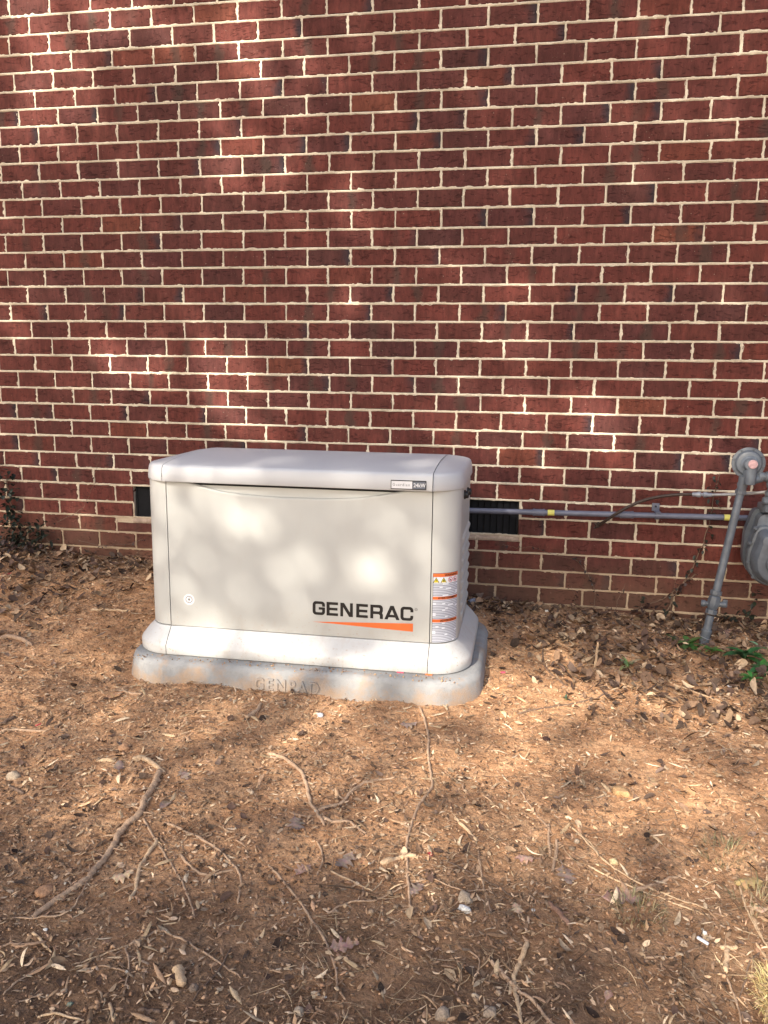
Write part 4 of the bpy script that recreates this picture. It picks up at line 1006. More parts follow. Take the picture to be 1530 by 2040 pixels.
# ------------------------------------------------------------------ sticks, leaves and stones one can pick out
STICKS = [
 ["thick tan exposed root running down the left foreground with a torn upper end", 0.0141, "root", [[1.525, -1.665], [1.54, -1.718], [1.546, -1.753], [1.552, -1.816], [1.568, -1.862], [1.573, -1.9], [1.562, -1.944], [1.564, -1.991], [1.575, -2.038], [1.577, -2.09], [1.576, -2.138], [1.572, -2.172], [1.557, -2.209], [1.54, -2.243], [1.528, -2.292]]],
 ["torn pale splinter lying at the top end of the thick left root", 0.0136, "pale", [[1.42, -1.625], [1.442, -1.609], [1.475, -1.622], [1.511, -1.646], [1.542, -1.668]]],
 ["thin root crossing under the lower end of the thick left root", 0.0034, "root", [[1.458, -2.31], [1.519, -2.299], [1.572, -2.281], [1.594, -2.258], [1.592, -2.22], [1.58, -2.164], [1.551, -2.102]]],
 ["straight thin root slanting down to the right of the thick left root", 0.0048, "root", [[1.59, -1.901], [1.67, -1.985], [1.74, -2.059], [1.799, -2.123], [1.846, -2.184], [1.873, -2.225]]],
 ["split pale strip of wood just right of the thick left root", 0.0084, "pale", [[1.67, -1.981], [1.669, -2.047], [1.676, -2.097], [1.701, -2.159], [1.705, -2.202]]],
 ["long arched root curving down right of the split pale wood strip", 0.0056, "root", [[1.652, -1.904], [1.716, -1.925], [1.79, -1.961], [1.858, -2.01], [1.911, -2.059], [1.931, -2.092], [1.949, -2.164]]],
 ["short bowed twig inside the arch of the long arched root", 0.0061, "root", [[1.746, -2.018], [1.781, -2.054], [1.846, -2.087], [1.897, -2.055]]],
 ["short stub of stick by the left edge below a tan stone", 0.0085, "grey", [[1.139, -1.815], [1.2, -1.84]]],
 ["thick bent stick at the left edge level with the pad", 0.0164, "root", [[0.459, -0.886], [0.521, -0.875], [0.616, -0.914]]],
 ["straight pale stick lying on the soil left of the generator near the wall", 0.0099, "pale", [[0.7, -0.601], [0.862, -0.556]]],
 ["bent stick lying close to the left front corner of the pad", 0.0073, "root", [[1.089, -1.107], [1.154, -1.153], [1.224, -1.174]]],
 ["upper of two dark sticks at the left edge in the mid foreground", 0.01, "grey", [[0.881, -1.488], [0.892, -1.425]]],
 ["lower long stick at the left edge in the mid foreground", 0.0082, "root", [[0.906, -1.523], [0.941, -1.494], [1.04, -1.477]]],
 ["short thick stick pointing at the middle of the pad front", 0.012, "root", [[1.66, -1.298], [1.678, -1.262], [1.675, -1.183]]],
 ["long wavy root running straight down from the front of the concrete pad", 0.007, "root", [[2.221, -1.087], [2.254, -1.186], [2.278, -1.29], [2.292, -1.409], [2.314, -1.526], [2.324, -1.595], [2.305, -1.673], [2.296, -1.725], [2.291, -1.82], [2.293, -1.878], [2.303, -1.944], [2.319, -2.024], [2.333, -2.092], [2.345, -2.128]]],
 ["knobbly root left of the long wavy root, running down to a fork", 0.0094, "root", [[1.804, -1.502], [1.86, -1.527], [1.929, -1.586], [1.968, -1.653], [2.0, -1.734], [2.039, -1.792], [2.067, -1.837]]],
 ["curved root rising to the right out of the fork", 0.0078, "root", [[2.035, -1.777], [2.057, -1.752], [2.088, -1.725], [2.101, -1.675], [2.128, -1.616], [2.171, -1.583], [2.213, -1.567]]],
 ["short crooked root lying just below the fork", 0.0073, "root", [[2.056, -1.804], [2.092, -1.817], [2.13, -1.805], [2.153, -1.828], [2.182, -1.852]]],
 ["short stout stick right of the long wavy root", 0.0079, "pale", [[2.403, -1.728], [2.433, -1.77], [2.467, -1.823]]],
 ["thin straight twig leading down from the short stout stick", 0.0042, "root", [[2.471, -1.843], [2.484, -1.942], [2.501, -2.031], [2.517, -2.096]]],
 ["long gently curved switch in the bottom centre foreground", 0.0049, "root", [[1.975, -2.02], [2.02, -2.063], [2.08, -2.128], [2.132, -2.19], [2.165, -2.23], [2.195, -2.278], [2.216, -2.324], [2.226, -2.357], [2.25, -2.39]]],
 ["short straight pale straw beside a grey dead leaf in the centre foreground", 0.0041, "pale", [[2.129, -2.017], [2.182, -2.044], [2.242, -2.071]]],
 ["long thin arching twig passing under the lower end of the wavy root", 0.0037, "root", [[2.159, -2.163], [2.192, -2.124], [2.256, -2.098], [2.303, -2.051], [2.338, -2.017], [2.376, -2.004], [2.448, -2.021], [2.54, -1.991]]],
 ["orange tan wood chunk lying against the wavy root", 0.0111, "pale", [[2.244, -1.975], [2.27, -1.947], [2.293, -1.929], [2.322, -1.917]]],
 ["brown stick cut off by the bottom edge, right of centre, slanting", 0.0069, "root", [[2.516, -2.228], [2.537, -2.256], [2.565, -2.29], [2.604, -2.321], [2.64, -2.37]]],
 ["thick bleached stick standing nearly upright at the bottom edge", 0.008, "pale", [[2.595, -2.165], [2.581, -2.221], [2.568, -2.268], [2.572, -2.311], [2.585, -2.38]]],
 ["short stub stick, left of a close pair in the right foreground", 0.0065, "root", [[2.65, -1.712], [2.65, -1.844]]],
 ["longer stub stick, right of a close pair in the right foreground", 0.0069, "root", [[2.669, -1.777], [2.666, -1.841], [2.652, -1.927]]],
 ["long fine straw crossing the right foreground, upper of two side by side", 0.0039, "pale", [[2.725, -1.744], [2.757, -1.803], [2.785, -1.852], [2.828, -1.896], [2.886, -1.944], [3.006, -1.99]]],
 ["long fine straw crossing the right foreground, lower of two side by side", 0.0035, "pale", [[2.739, -1.874], [2.845, -1.942], [2.935, -1.984], [2.995, -2.006]]],
 ["smooth bare stick lying just above the lobed oak leaf", 0.0071, "root", [[2.829, -1.955], [2.881, -1.93], [2.928, -1.893], [2.958, -1.875]]],
 ["bark covered broken stick below the dark curled leaf", 0.0101, "bark", [[2.643, -2.028], [2.668, -2.068], [2.686, -2.094]]],
 ["solitary dark stem curving down in the lower right foreground", 0.0029, "grey", [[2.793, -2.102], [2.803, -2.17], [2.831, -2.257]]],
 ["knotty twig beside the small white stick", 0.0042, "root", [[2.835, -2.166], [2.872, -2.154], [2.902, -2.146], [2.953, -2.113]]],
 ["crossbar of broken root at the bottom right corner", 0.0085, "pale", [[2.994, -2.109], [3.032, -2.103]]],
 ["broken root stub hanging under the crossbar at the bottom right", 0.0083, "pale", [[3.007, -2.112], [2.993, -2.162], [2.991, -2.181]]],
 ["thin stem running from the root stub to the bottom edge", 0.0039, "root", [[2.988, -2.199], [2.992, -2.258], [2.989, -2.306]]],
 ["curved dark twig joining the thin stem near the bottom right corner", 0.0035, "grey", [[3.073, -2.11], [3.045, -2.143], [3.021, -2.202], [2.992, -2.258]]],
 ["long pale stem near the right edge, outer of two", 0.0039, "pale", [[3.088, -1.884], [3.083, -1.95], [3.085, -2.027], [3.093, -2.096]]],
 ["shorter pale stem near the right edge, ending at a pale stone", 0.0036, "pale", [[3.108, -1.911], [3.089, -1.983], [3.091, -2.067]]],
 ["thin dark twig lying across the bright bare soil right of the pad", 0.0057, "grey", [[2.56, -1.071], [2.6, -1.049], [2.716, -0.979], [2.838, -0.89], [2.885, -0.834]]],
 ["fine dark twig pointing down the bare soil by the pad corner", 0.0059, "grey", [[2.657, -0.48], [2.658, -0.659], [2.706, -0.775], [2.741, -0.822]]],
 ["pale straw along the upper edge of the leaf litter on the right", 0.0057, "pale", [[2.854, -0.69], [2.936, -0.743], [2.98, -0.782]]],
 ["long straight straw crossing the litter below the green plants", 0.0059, "pale", [[3.099, -0.663], [3.154, -0.735], [3.256, -0.815], [3.321, -0.879]]],
 ["thin straw right of centre pointing at the paired stub sticks", 0.0042, "pale", [[2.7, -1.703], [2.739, -1.756], [2.772, -1.821]]],
 ["thin dark stem descending through the right of centre foreground", 0.0048, "root", [[2.575, -1.55], [2.603, -1.64], [2.659, -1.749]]],
 ["stiff tan stalk standing up from the litter right of the bare soil", 0.008, "stalk", [[2.855, -0.633], [2.862, -0.512]]],
 ["long hooked root arching across the lower left foreground", 0.0042, "root", [[1.772, -2.332], [1.791, -2.309], [1.816, -2.282], [1.856, -2.288], [1.901, -2.304], [1.966, -2.337], [2.033, -2.371]]],
 ["crooked twig hanging down from the hooked root", 0.0035, "root", [[1.769, -2.34], [1.799, -2.383], [1.817, -2.432], [1.827, -2.459]]],
 ["fine straw leading left from the hooked root", 0.0031, "pale", [[1.764, -2.339], [1.737, -2.358], [1.684, -2.402]]],
 ["thin level straw below the fine straw in the lower left", 0.0026, "root", [[1.74, -2.396], [1.814, -2.398]]],
 ["stubby peg of weathered wood in the lower left foreground", 0.017, "pale", [[1.903, -2.375], [1.927, -2.418]]],
 ["short grey stick lying flat near the bottom edge left of centre", 0.0066, "grey", [[1.872, -2.486], [1.914, -2.481]]],
 ["short bleached splinter touching the bottom edge left of centre", 0.0057, "pale", [[1.809, -2.479], [1.838, -2.516]]],
 ["fine curved stem in the bottom left corner", 0.0028, "root", [[1.622, -2.416], [1.602, -2.463], [1.597, -2.497]]],
 ["short straw below the curved stem in the bottom left corner", 0.0025, "root", [[1.67, -2.478], [1.631, -2.51]]],
 ["short forked stick left of the hooked root", 0.0048, "pale", [[1.552, -2.336], [1.587, -2.354], [1.621, -2.374]]],
 ["bowed twig at the left edge above the bottom corner", 0.0038, "root", [[1.515, -2.391], [1.532, -2.372], [1.576, -2.361]]],
 ["pale twig at the bottom edge in the lower left", 0.0038, "pale", [[1.691, -2.532], [1.712, -2.522], [1.777, -2.522]]],
 ["slanting thin twig beside the stubby peg of wood", 0.003, "grey", [[1.984, -2.298], [1.984, -2.354], [1.969, -2.413], [1.962, -2.447]]],
 ["short curved rootlet between two dead leaves in the centre foreground", 0.0039, "root", [[2.071, -1.914], [2.1, -1.977], [2.102, -2.041]]],
 ["crossed thin stems near the bottom right of centre", 0.0031, "root", [[2.473, -2.21], [2.497, -2.231], [2.495, -2.273], [2.487, -2.305]]],
 ["dark stem crossing the long arching twig on its right", 0.0036, "grey", [[2.389, -1.915], [2.459, -1.954], [2.525, -1.991], [2.56, -2.023]]],
]
LEAVES = [
 ["lobed oak leaf, mauve brown, lying flat in the right foreground", 0.072, "oak", "mauve", [2.803, -1.981]],
 ["dark curled oak leaf beside the paired stub sticks", 0.055, "oak", "grey", [2.686, -1.921]],
 ["mauve brown oak leaf with a long stalk in the bottom centre foreground", 0.053, "oak", "mauve", [2.211, -2.247]],
 ["grey brown dead leaf right of the short pale straw top end", 0.054, "oak", "grey", [2.158, -1.983]],
 ["orange brown dead leaf overlapping the grey one in the centre foreground", 0.037, "oval", "orange", [2.201, -1.984]],
 ["crumpled mauve leaf left of the centre foreground", 0.043, "oak", "mauve", [2.062, -2.026]],
 ["pale tan oak leaf beside the thick left root", 0.043, "oak", "pale", [1.65, -2.133]],
 ["small pale scrap of leaf just above the tan oak leaf", 0.027, "oak", "pale", [1.628, -2.094]],
 ["grey curled leaf left of the torn root end", 0.045, "oval", "grey", [1.396, -1.666]],
 ["grey dead leaf right of the torn root end", 0.05, "oak", "grey", [1.602, -1.666]],
 ["tan dry leaf near the left front corner of the pad", 0.058, "oval", "orange", [1.125, -1.182]],
 ["grey lobed leaf below the front right of the pad", 0.05, "oak", "grey", [2.208, -1.23]],
 ["grey brown leaf cluster left of the fork of roots", 0.053, "oak", "grey", [1.998, -1.858]],
 ["small pointed dead leaf in the foreground right of the wavy root", 0.029, "oval", "mauve", [2.366, -1.987]],
 ["dry grey leaf under the arching twig", 0.04, "oak", "grey", [2.343, -2.041]],
 ["pink brown leaf in the right foreground litter", 0.04, "oval", "orange", [3.049, -1.489]],
 ["mauve tattered leaf right of centre above the stub sticks", 0.042, "oak", "mauve", [2.591, -1.88]],
 ["dull yellow brown curled leaf near the right edge", 0.055, "oak", "dull", [3.113, -1.877]],
 ["pale pink leaf at the right edge below the dull curled leaf", 0.034, "oval", "pale", [3.11, -1.966]],
 ["small pale leaf at the bottom right beside the small white stick", 0.026, "oak", "pale", [2.975, -2.078]],
 ["tan oak leaf caught against the foot of the gas riser", 0.073, "oak", "tan", [3.292, -0.25]],
 ["tan oak leaf lying right of the riser foot", 0.07, "oak", "tan", [3.391, -0.385]],
 ["curled tan leaf between the small green plants", 0.053, "oval", "tan", [3.426, -0.426]],
 ["large mauve brown leaf against the wall right of the riser", 0.074, "oak", "mauve", [3.459, -0.163]],
 ["upright folded tan leaf left of the green plants", 0.056, "oval", "orange", [3.263, -0.497]],
 ["broad tan leaf in the litter below the green plants", 0.06, "oak", "tan", [3.178, -0.501]],
 ["cream curled leaf in the litter left of the riser", 0.065, "oak", "pale", [3.156, -0.236]],
 ["small red leaf in the dark litter at the left edge", 0.034, "oval", "red", [0.121, -0.345]],
 ["small crimson leaf in the centre foreground", 0.02, "oval", "red", [2.356, -1.902]],
 ["brown leaf with torn edge in the right litter", 0.044, "oak", "tan", [2.955, -1.447]],
 ["small dead leaf at the bottom right of centre", 0.022, "oval", "mauve", [2.751, -2.28]],
 ["pale leaf at the left of the right foreground, by the frame centre", 0.032, "oak", "pale", [2.572, -2.069]],
 ["dark grey leaf lying left of the knobbly root", 0.039, "oval", "grey", [1.616, -1.82]],
 ["pale curled leaf left of the pad near the wall litter", 0.048, "oak", "tan", [0.513, -0.338]],
]
STONES = [
 ["orange streaked chunk of wood standing in the soil on the right", 0.06, "woodchunk", "block", [2.856, -1.522]],
 ["pale buff rock right of the lower wavy root", 0.046, "buff", "round", [2.454, -2.049]],
 ["small white rock touching the underside of the buff rock", 0.032, "white", "round", [2.457, -2.089]],
 ["round tan stone near the bottom edge right of centre", 0.019, "buff", "round", [2.495, -2.332]],
 ["yellowish stone above the oak leaf", 0.03, "yellow", "round", [2.805, -1.845]],
 ["flat tan stone at the left edge of the foreground", 0.05, "buff", "round", [1.108, -1.761]],
 ["orange clod of clay above the torn root end", 0.044, "clay", "round", [1.36, -1.567]],
 ["large orange clod at the lower left beside the thick root", 0.051, "clay", "round", [1.5, -2.211]],
 ["small dark clod with pink rim right of the pad", 0.032, "dark", "round", [2.655, -1.239]],
 ["crumpled blue grey rag behind the pad at its right rear corner", 0.052, "rag", "round", [2.346, -0.095]],
 ["small white pebble below the wall right of the pad", 0.028, "white", "round", [2.68, -0.096]],
 ["small white pebble near the bottom left of centre", 0.009, "white", "round", [2.209, -2.386]],
 ["grey green pebble in the bottom left foreground", 0.015, "green", "round", [1.734, -2.491]],
 ["rounded brown stone next to the stubby peg of wood", 0.026, "brown", "round", [1.951, -2.417]],
 ["white pebble in the left foreground", 0.011, "white", "round", [1.572, -2.319]],
 ["pale stone on the right foreground slope by the frame centre", 0.023, "buff", "round", [2.721, -1.78]],
 ["flat grey stone at the bottom edge right of centre", 0.038, "grey", "round", [2.436, -2.39]],
 ["square grey brown stone at the bottom edge, left of the leaning stick", 0.032, "grey", "round", [2.524, -2.368]],
 ["pale stone in the lower centre foreground", 0.023, "buff", "round", [2.188, -2.383]],
 ["tan stone in the bottom edge left of centre", 0.025, "buff", "round", [2.169, -2.433]],
 ["small cream stone in the lower left foreground", 0.014, "buff", "round", [1.707, -2.464]],
 ["pale pebble beside the bark covered stick", 0.011, "white", "round", [2.608, -2.06]],
 ["grey pebble in front of the pad left of centre", 0.027, "pale grey", "round", [1.897, -1.221]],
 ["small stone below the regulator at the right edge", 0.015, "white", "round", [2.973, -2.066]],
]

WM = dict(root=M_ROOT, pale=M_PALE, grey=M_TWIG, bark=M_BARK, stalk=M_PALE)
def cat_of(label):
    for k in ('splinter', 'straw', 'root', 'twig', 'stick', 'stem', 'chunk', 'peg', 'wood'):
        if k in label.split(' ')[:9] or (k + 's') in label.split(' ')[:9]: return {'chunk': 'wood chunk', 'peg': 'wood peg', 'wood': 'wood strip', 'splinter': 'splinter', 'straw': 'straw'}.get(k, k)
    return 'stick'
def smooth_path(pts, sub=6):
    P = [np.array(p, float) for p in pts]
    if len(P) == 2: P = [P[0], P[0] * .5 + P[1] * .5, P[1]]
    out = []
    for i in range(len(P) - 1):
        p0 = P[max(i - 1, 0)]; p1 = P[i]; p2 = P[i + 1]; p3 = P[min(i + 2, len(P) - 1)]
        for k in range(sub):
            t = k / sub; out.append(.5 * ((2 * p1) + (-p0 + p2) * t + (2 * p0 - 5 * p1 + 4 * p2 - p3) * t * t + (-p0 + 3 * p1 - 3 * p2 + p3) * t ** 3))
    out.append(P[-1]); return out
SR_ = random.Random(21)
for n_, (label, w, mk, pts) in enumerate(STICKS):
    P = smooth_path(pts); m_ = len(P); r0 = w * .62; V3 = []; R3 = []
    stalk = mk == 'stalk'
    for i, p in enumerate(P):
        t = i / (m_ - 1); r = r0 * (1.08 - .35 * t if len(pts) > 3 else 1.0 - .15 * t) * (SR_.uniform(.86, 1.14) if r0 < .008 else SR_.uniform(.95, 1.05))
        if i in (0, m_ - 1): r *= .62
        x, y = p; jj = r0 * .35
        z = gz(x, y) + (r * .62 if r0 > .0025 else r * .8 + .0015)
        if stalk: x, y = pts[0][0] + .006 * t, pts[0][1]; z = gz(*pts[0]) - .01 + .115 * t
        V3.append((x + SR_.uniform(-jj, jj), y + SR_.uniform(-jj, jj), z)); R3.append(r)
    nm = cat_of(label).replace(' ', '_')
    nm = {'wood_chunk': 'wood_chunk', 'wood_peg': 'wood_peg', 'wood_strip': 'wood_strip'}.get(nm, nm)
    c0 = Vector(V3[0]); mb = MB().tube([Vector(v) - c0 for v in V3], R3, 9 if r0 > .004 else 6)
    if r0 > .0035:      # knots and side rootlets
        for k in range(int(m_ / 5)):
            i = SR_.randrange(1, m_ - 1); b = Vector(V3[i]) - c0; a = SR_.uniform(0, 6.28); l = SR_.uniform(.015, .045)
            e_ = b + Vector((math.cos(a) * l, math.sin(a) * l, 0)); e_.z = gz(e_.x + c0.x, e_.y + c0.y) - c0.z + .001
            mb.tube([b, b.lerp(e_, .5) + Vector((0, 0, .003)), e_], [R3[i] * .35, R3[i] * .22, R3[i] * .1], 5)
    o = mb.build(nm, WM[mk], None, True, 60); o.location = c0
    tag(o, label, cat_of(label), 'roots, sticks and straws lying on the clay')

LC = dict(mauve=(.36, .225, .18), grey=(.26, .19, .155), orange=(.50, .28, .15), pale=(.54, .38, .25), dull=(.38, .27, .13), tan=(.42, .27, .16), red=(.34, .06, .06))
def dead_leaf(name, x, y, size, kind, col, R, lift=.3):
    """lobed or oval blade with a midrib and a stalk, curled so its rim stands off the ground"""
    n = 17 if kind == 'oak' else 9; V = []; F = []; C = []
    yaw = R.uniform(0, 6.28); L = size; cup = R.uniform(.15, .5) * (1 if R.random() < .7 else -.6); roll = R.uniform(-.35, .35); wav = R.uniform(0, 6)
    for i in range(n):
        t = i / (n - 1)
        if kind == 'oak':
            env = math.sin(math.pi * (t * .86 + .07)) ** .7; lob = [.22, .40, .72, .95, .62, .42, .78, 1.0, .66, .40, .62, .85, .58, .36, .48, .42, .08][i]; wl_ = env * lob * .42 * L; wr_ = env * [.22, .34, .80, 1.0, .55, .38, .72, 1.0, .6, .36, .66, .9, .52, .34, .44, .4, .06][i] * .42 * L
        else: wl_ = wr_ = .30 * L * math.sin(math.pi * (t * .96 + .02)) ** .75 * R.uniform(.88, 1.1)
        for s, w in ((-1, wl_), (-.5, wl_ * .5), (0, 0), (.5, wr_ * .5), (1, wr_)):
            lx = (t - .5) * L + (abs(s) * .08 * L if kind == 'oak' else 0); lyy = (1 if s > 0 else -1) * w if s else 0
            lz = cup * (lyy ** 2) / (L * .35) + roll * (lx ** 2) / L * .8 + .03 * L * math.sin(wav + t * 7 + s * 2.2) * abs(s) + (R.uniform(-.012, .012) * L)
            X_ = lx * math.cos(yaw) - lyy * math.sin(yaw); Y_ = lx * math.sin(yaw) + lyy * math.cos(yaw)
            V.append((X_, Y_, lz)); C.append(tuple(v * R.uniform(.88, 1.12) * (1.12 if s == 0 else 1) for v in col))
    for i in range(n - 1):
        for s in range(4): a = i * 5 + s; F.append((a, a + 1, a + 6, a + 5))
    V = np.array(V); z0 = ground(V[:, 0] + x, V[:, 1] + y); gz0 = gz(x, y)
    V[:, 2] += .65 * (z0 - gz0) - V[:, 2].min() + .001
    # stalk
    b = len(V); a = V[2]; d = np.array([-math.cos(yaw), -math.sin(yaw), .1]); sd_ = np.array([math.sin(yaw), -math.cos(yaw), 0]) * .0009
    st = [a + sd_, a - sd_, a + d * .18 * L + sd_, a + d * .18 * L - sd_, a + d * .34 * L + sd_ * .6 + np.array([0, 0, -.002]), a + d * .34 * L - sd_ * .6 + np.array([0, 0, -.002])]
    V = np.r_[V, st]; C += [tuple(v * 1.2 for v in col)] * 6; F += [(b, b + 1, b + 3, b + 2), (b + 2, b + 3, b + 5, b + 4)]
    o = col_obj(name, V, F, C, M_LEAF, None, True); o.location = (x, y, gz0); return o
LR_ = random.Random(31)
for label, size, kind, col, (x, y) in LEAVES:
    o = dead_leaf('dead_leaf', x, y, size * 1.2, kind, LC[col], LR_); tag(o, label, 'leaf', 'dead leaves on the ground')

TC = dict(woodchunk=(.52, .33, .17), buff=(.42, .33, .24), white=(.68, .66, .62), yellow=(.55, .42, .24), clay=(.42, .24, .14), dark=(.06, .035, .03), rag=(.24, .26, .33), green=(.16, .19, .15), brown=(.26, .19, .14), grey=(.30, .235, .18))
TC['pale grey'] = (.42, .42, .45)
def stone_mesh(R, size, sh, col, sub=2):
    bm = bmesh.new(); bmesh.ops.create_icosphere(bm, subdivisions=sub, radius=.5)
    s = (R.uniform(.85, 1.1), R.uniform(.65, .95), R.uniform(.45, .7)); ph = [R.uniform(0, 9) for _ in range(3)]
    for v in bm.verts:
        c = v.co.copy(); 
        if sh == 'block': c = Vector([math.copysign(min(abs(q) * 1.35, .40), q) for q in c])
        k = 1 + .22 * (vnoise(c.x * 3 + ph[0], c.y * 3 + c.z * 2.1 + ph[1], 3) - .5) * 2 + .10 * (vnoise(c.x * 9 + ph[2], c.z * 9 + c.y * 7, 4) - .5) * 2
        v.co = Vector((c.x * s[0], c.y * s[1], c.z * s[2])) * float(k) * size
    V = np.array([v.co[:] for v in bm.verts]); F = np.array([[v.index for v in f.verts] for f in bm.faces]); bm.free(); return V, F
TR = random.Random(41)
for label, size, col, sh, (x, y) in STONES:
    V, F = stone_mesh(TR, size * 1.02, sh, col, 3)
    if 'rag' not in label:
        for _ in range(7):
            nn = np.array([TR.gauss(0, 1), TR.gauss(0, 1), TR.gauss(0, .7) + .4]); nn /= np.linalg.norm(nn); dd = size * TR.uniform(.26, .38); ex = np.maximum(V @ nn - dd, 0); V = V - ex[:, None] * nn
    if 'rag' in label: V[:, 2] += size * .12 * (vnoise(V[:, 0] * 300, V[:, 1] * 300, 8) - .5)
    c = np.array(TC[col]); C = [tuple(c * (0.85 + .3 * float(vnoise(v[0] * 90, v[1] * 90 + v[2] * 70, 2)))) for v in V]
    nm, ct = ('rag', 'rag') if 'rag' in label else ('wood_block', 'wood chunk') if 'chunk of wood' in label else ('clay_clod', 'clod') if 'clod' in label else ('stone', 'stone')
    z = gz(x, y) + size * (.02 if ct == 'clod' else .05)
    o = col_obj(nm, V, F, C, M_CLOD if ct != 'rag' else M_LEAF, None, ct in ('rag', 'stone')); o.location = (x, y, z); tag(o, label, ct, 'stones and clods on the clay')

def small_box(name, label, cat, x, y, l, w, h, yaw, mat, dz=.002):
    z = gz(x, y) + h / 2 + dz; mb = MB().box(-l / 2, l / 2, -w / 2, w / 2, -h / 2, h / 2, min(w, h) * .3); o = mb.build(name, mat, None); o.location = (x, y, z); o.rotation_euler = (0.05, .04, yaw); return tag(o, label, cat)
small_box('plastic_scrap', 'small bright white stick shaped scrap in the lower right foreground', 'scrap', 2.963, -2.095, .026, .006, .005, -.7, M_WHITE)
small_box('paper_scrap', 'white folded paper scrap in the litter below the green weeds', 'paper', 3.344, -.709, .030, .014, .004, .3, M_WHITE)
small_box('red_scrap', 'small red plastic scrap on the soil just right of the pad', 'scrap', 2.502, -.767, .018, .008, .006, .4, M_TRIR)
small_box('tie_scrap', 'red tipped white scrap in the litter at the left', 'scrap', .985, -1.44, .020, .006, .004, 1.2, plain('scrap_red', (.55, .10, .10), .5))

# ------------------------------------------------------------------ loose ground cover (nobody could count it)
def scatter(n, dens):
    """positions with probability dens(x,y); denser towards the viewer's side of the yard is up to dens"""
    out = []; tot = 0
    while tot < n:
        x = rng.uniform(-.45, 4.05, n * 2); y = rng.uniform(-2.75, -.012, n * 2)
        d = dens(x, y); ok = rng.random(n * 2) < d
        inpad = (np.abs(x - 1.738) < .685) & (np.abs(y + .665) < .395)
        ok &= ~inpad
        # only where the yard can be seen from the photographer's side
        dx = x - CAM.x; dy = y - CAM.y; ang = np.arctan2(dx, dy); ok &= (ang > -.80) & (ang < .42)
        out.append(np.c_[x[ok], y[ok]]); tot += ok.sum()
    return np.concatenate(out)[:n]
def bare(x, y):        # swept bare clay: in front of the pad, and a tongue to its right
    a = np.exp(-(((x - 2.62) / .20) ** 2 + ((y + .88) / .16) ** 2)); b = .25 * np.exp(-(((x - 2.2) / .7) ** 2 + ((y + 1.45) / .18) ** 2))
    return np.clip(a + b, 0, 1)
def litter_zone(x, y):
    right = 1 / (1 + np.exp(-((x - 2.80) + .55 * (y + .9)) / .05)) * 1 / (1 + np.exp((-(y + 1.02)) / .06))
    wallf = np.exp(-(y / .16) ** 2) * .9
    left = 1 / (1 + np.exp((x - .60 - .35 * (y + .4)) / .10)) * 1 / (1 + np.exp(-(y + .85) / .1))
    return np.clip(right + wallf + left * .85, 0, 1)
CLUMP = lambda x, y, s=0: vnoise(x * 5.5, y * 5.5, 60 + s) * .6 + vnoise(x * 17, y * 17, 70 + s) * .4
def flakes(name, n, dens, Lr, Wr, pal, curl, lift, mat, flat=.25, label_kind='stuff', tmpl=4, thick=.25):
    P = scatter(n, dens); yaw = rng.uniform(0, 2 * np.pi, n); L = rng.uniform(0, 1, n) ** 1.8 * (Lr[1] - Lr[0]) + Lr[0]; W = L * rng.uniform(Wr[0], Wr[1], n)
    W = np.minimum(W, Lr[1] * .6)
    k = tmpl + 1; t = np.linspace(-.5, .5, k); prof = np.interp(np.abs(t) * 2, [0, .6, 1], [1, .8, .15])
    cu = rng.uniform(-curl, curl, n); bend = rng.uniform(-.5, .5, n); pt = rng.normal(0, flat, n); rl = rng.normal(0, flat * 1.4, n)
    V = np.zeros((n, k, 3, 3))
    for j, s in enumerate((-1, 0, 1)):
        lx = t[None] * L[:, None]; ly = s * .5 * W[:, None] * prof[None] * rng.uniform(.75, 1.15, (n, k)) + bend[:, None] * L[:, None] * (t[None] ** 2)
        lz = cu[:, None] * L[:, None] * (t[None] ** 2) * 2 + (1 - abs(s)) * W[:, None] * thick * prof[None] + lx * np.sin(pt)[:, None] + s * .5 * W[:, None] * prof[None] * np.sin(rl)[:, None]
        V[:, :, j, 0] = P[:, 0, None] + lx * np.cos(yaw)[:, None] - ly * np.sin(yaw)[:, None]
        V[:, :, j, 1] = P[:, 1, None] + lx * np.sin(yaw)[:, None] + ly * np.cos(yaw)[:, None]
        V[:, :, j, 2] = lz
    V[..., 2] += (ground(P[:, 0], P[:, 1]) + lift * rng.random(n) + .0005 - np.minimum(V[..., 2].min((1, 2)), 0) * .6)[:, None, None]
    V = V.reshape(-1, 3); m = k * 3
    q = np.array([(i * 3 + s, i * 3 + s + 1, i * 3 + s + 4, i * 3 + s + 3) for i in range(k - 1) for s in (0, 1)])
    F = (q[None] + (np.arange(n) * m)[:, None, None]).reshape(-1, 4)
    pal = np.array(pal); c = pal[rng.integers(0, len(pal), n)] * rng.uniform(.5, 1.25, (n, 1)); c = np.repeat(c, m, 0); c = np.c_[c, np.ones(len(c))]
    o = link(name, mesh(name, V, F, False, {'Col': c}), mat); tag(o, kind='stuff'); return o
TAN = [(.56, .38, .23), (.47, .30, .18), (.38, .225, .14), (.25, .145, .09), (.68, .50, .33), (.44, .27, .17)]
BRN = [(.24, .155, .10), (.32, .20, .125), (.14, .09, .06), (.42, .28, .175), (.52, .37, .25)]
LITC = [(.19, .12, .08), (.28, .175, .11), (.10, .068, .050), (.36, .24, .15), (.16, .11, .085), (.07, .046, .036), (.48, .35, .23), (.13, .08, .06)]
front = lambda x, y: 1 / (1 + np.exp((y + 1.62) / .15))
flakes('bark_shreds', 42000, lambda x, y: (.10 + 1.1 * CLUMP(x, y) ** 2) * (1 - .8 * bare(x, y)) * (1 - .55 * front(x, y)), (.003, .022), (.12, .50), TAN, .25, .002, M_CHIP)
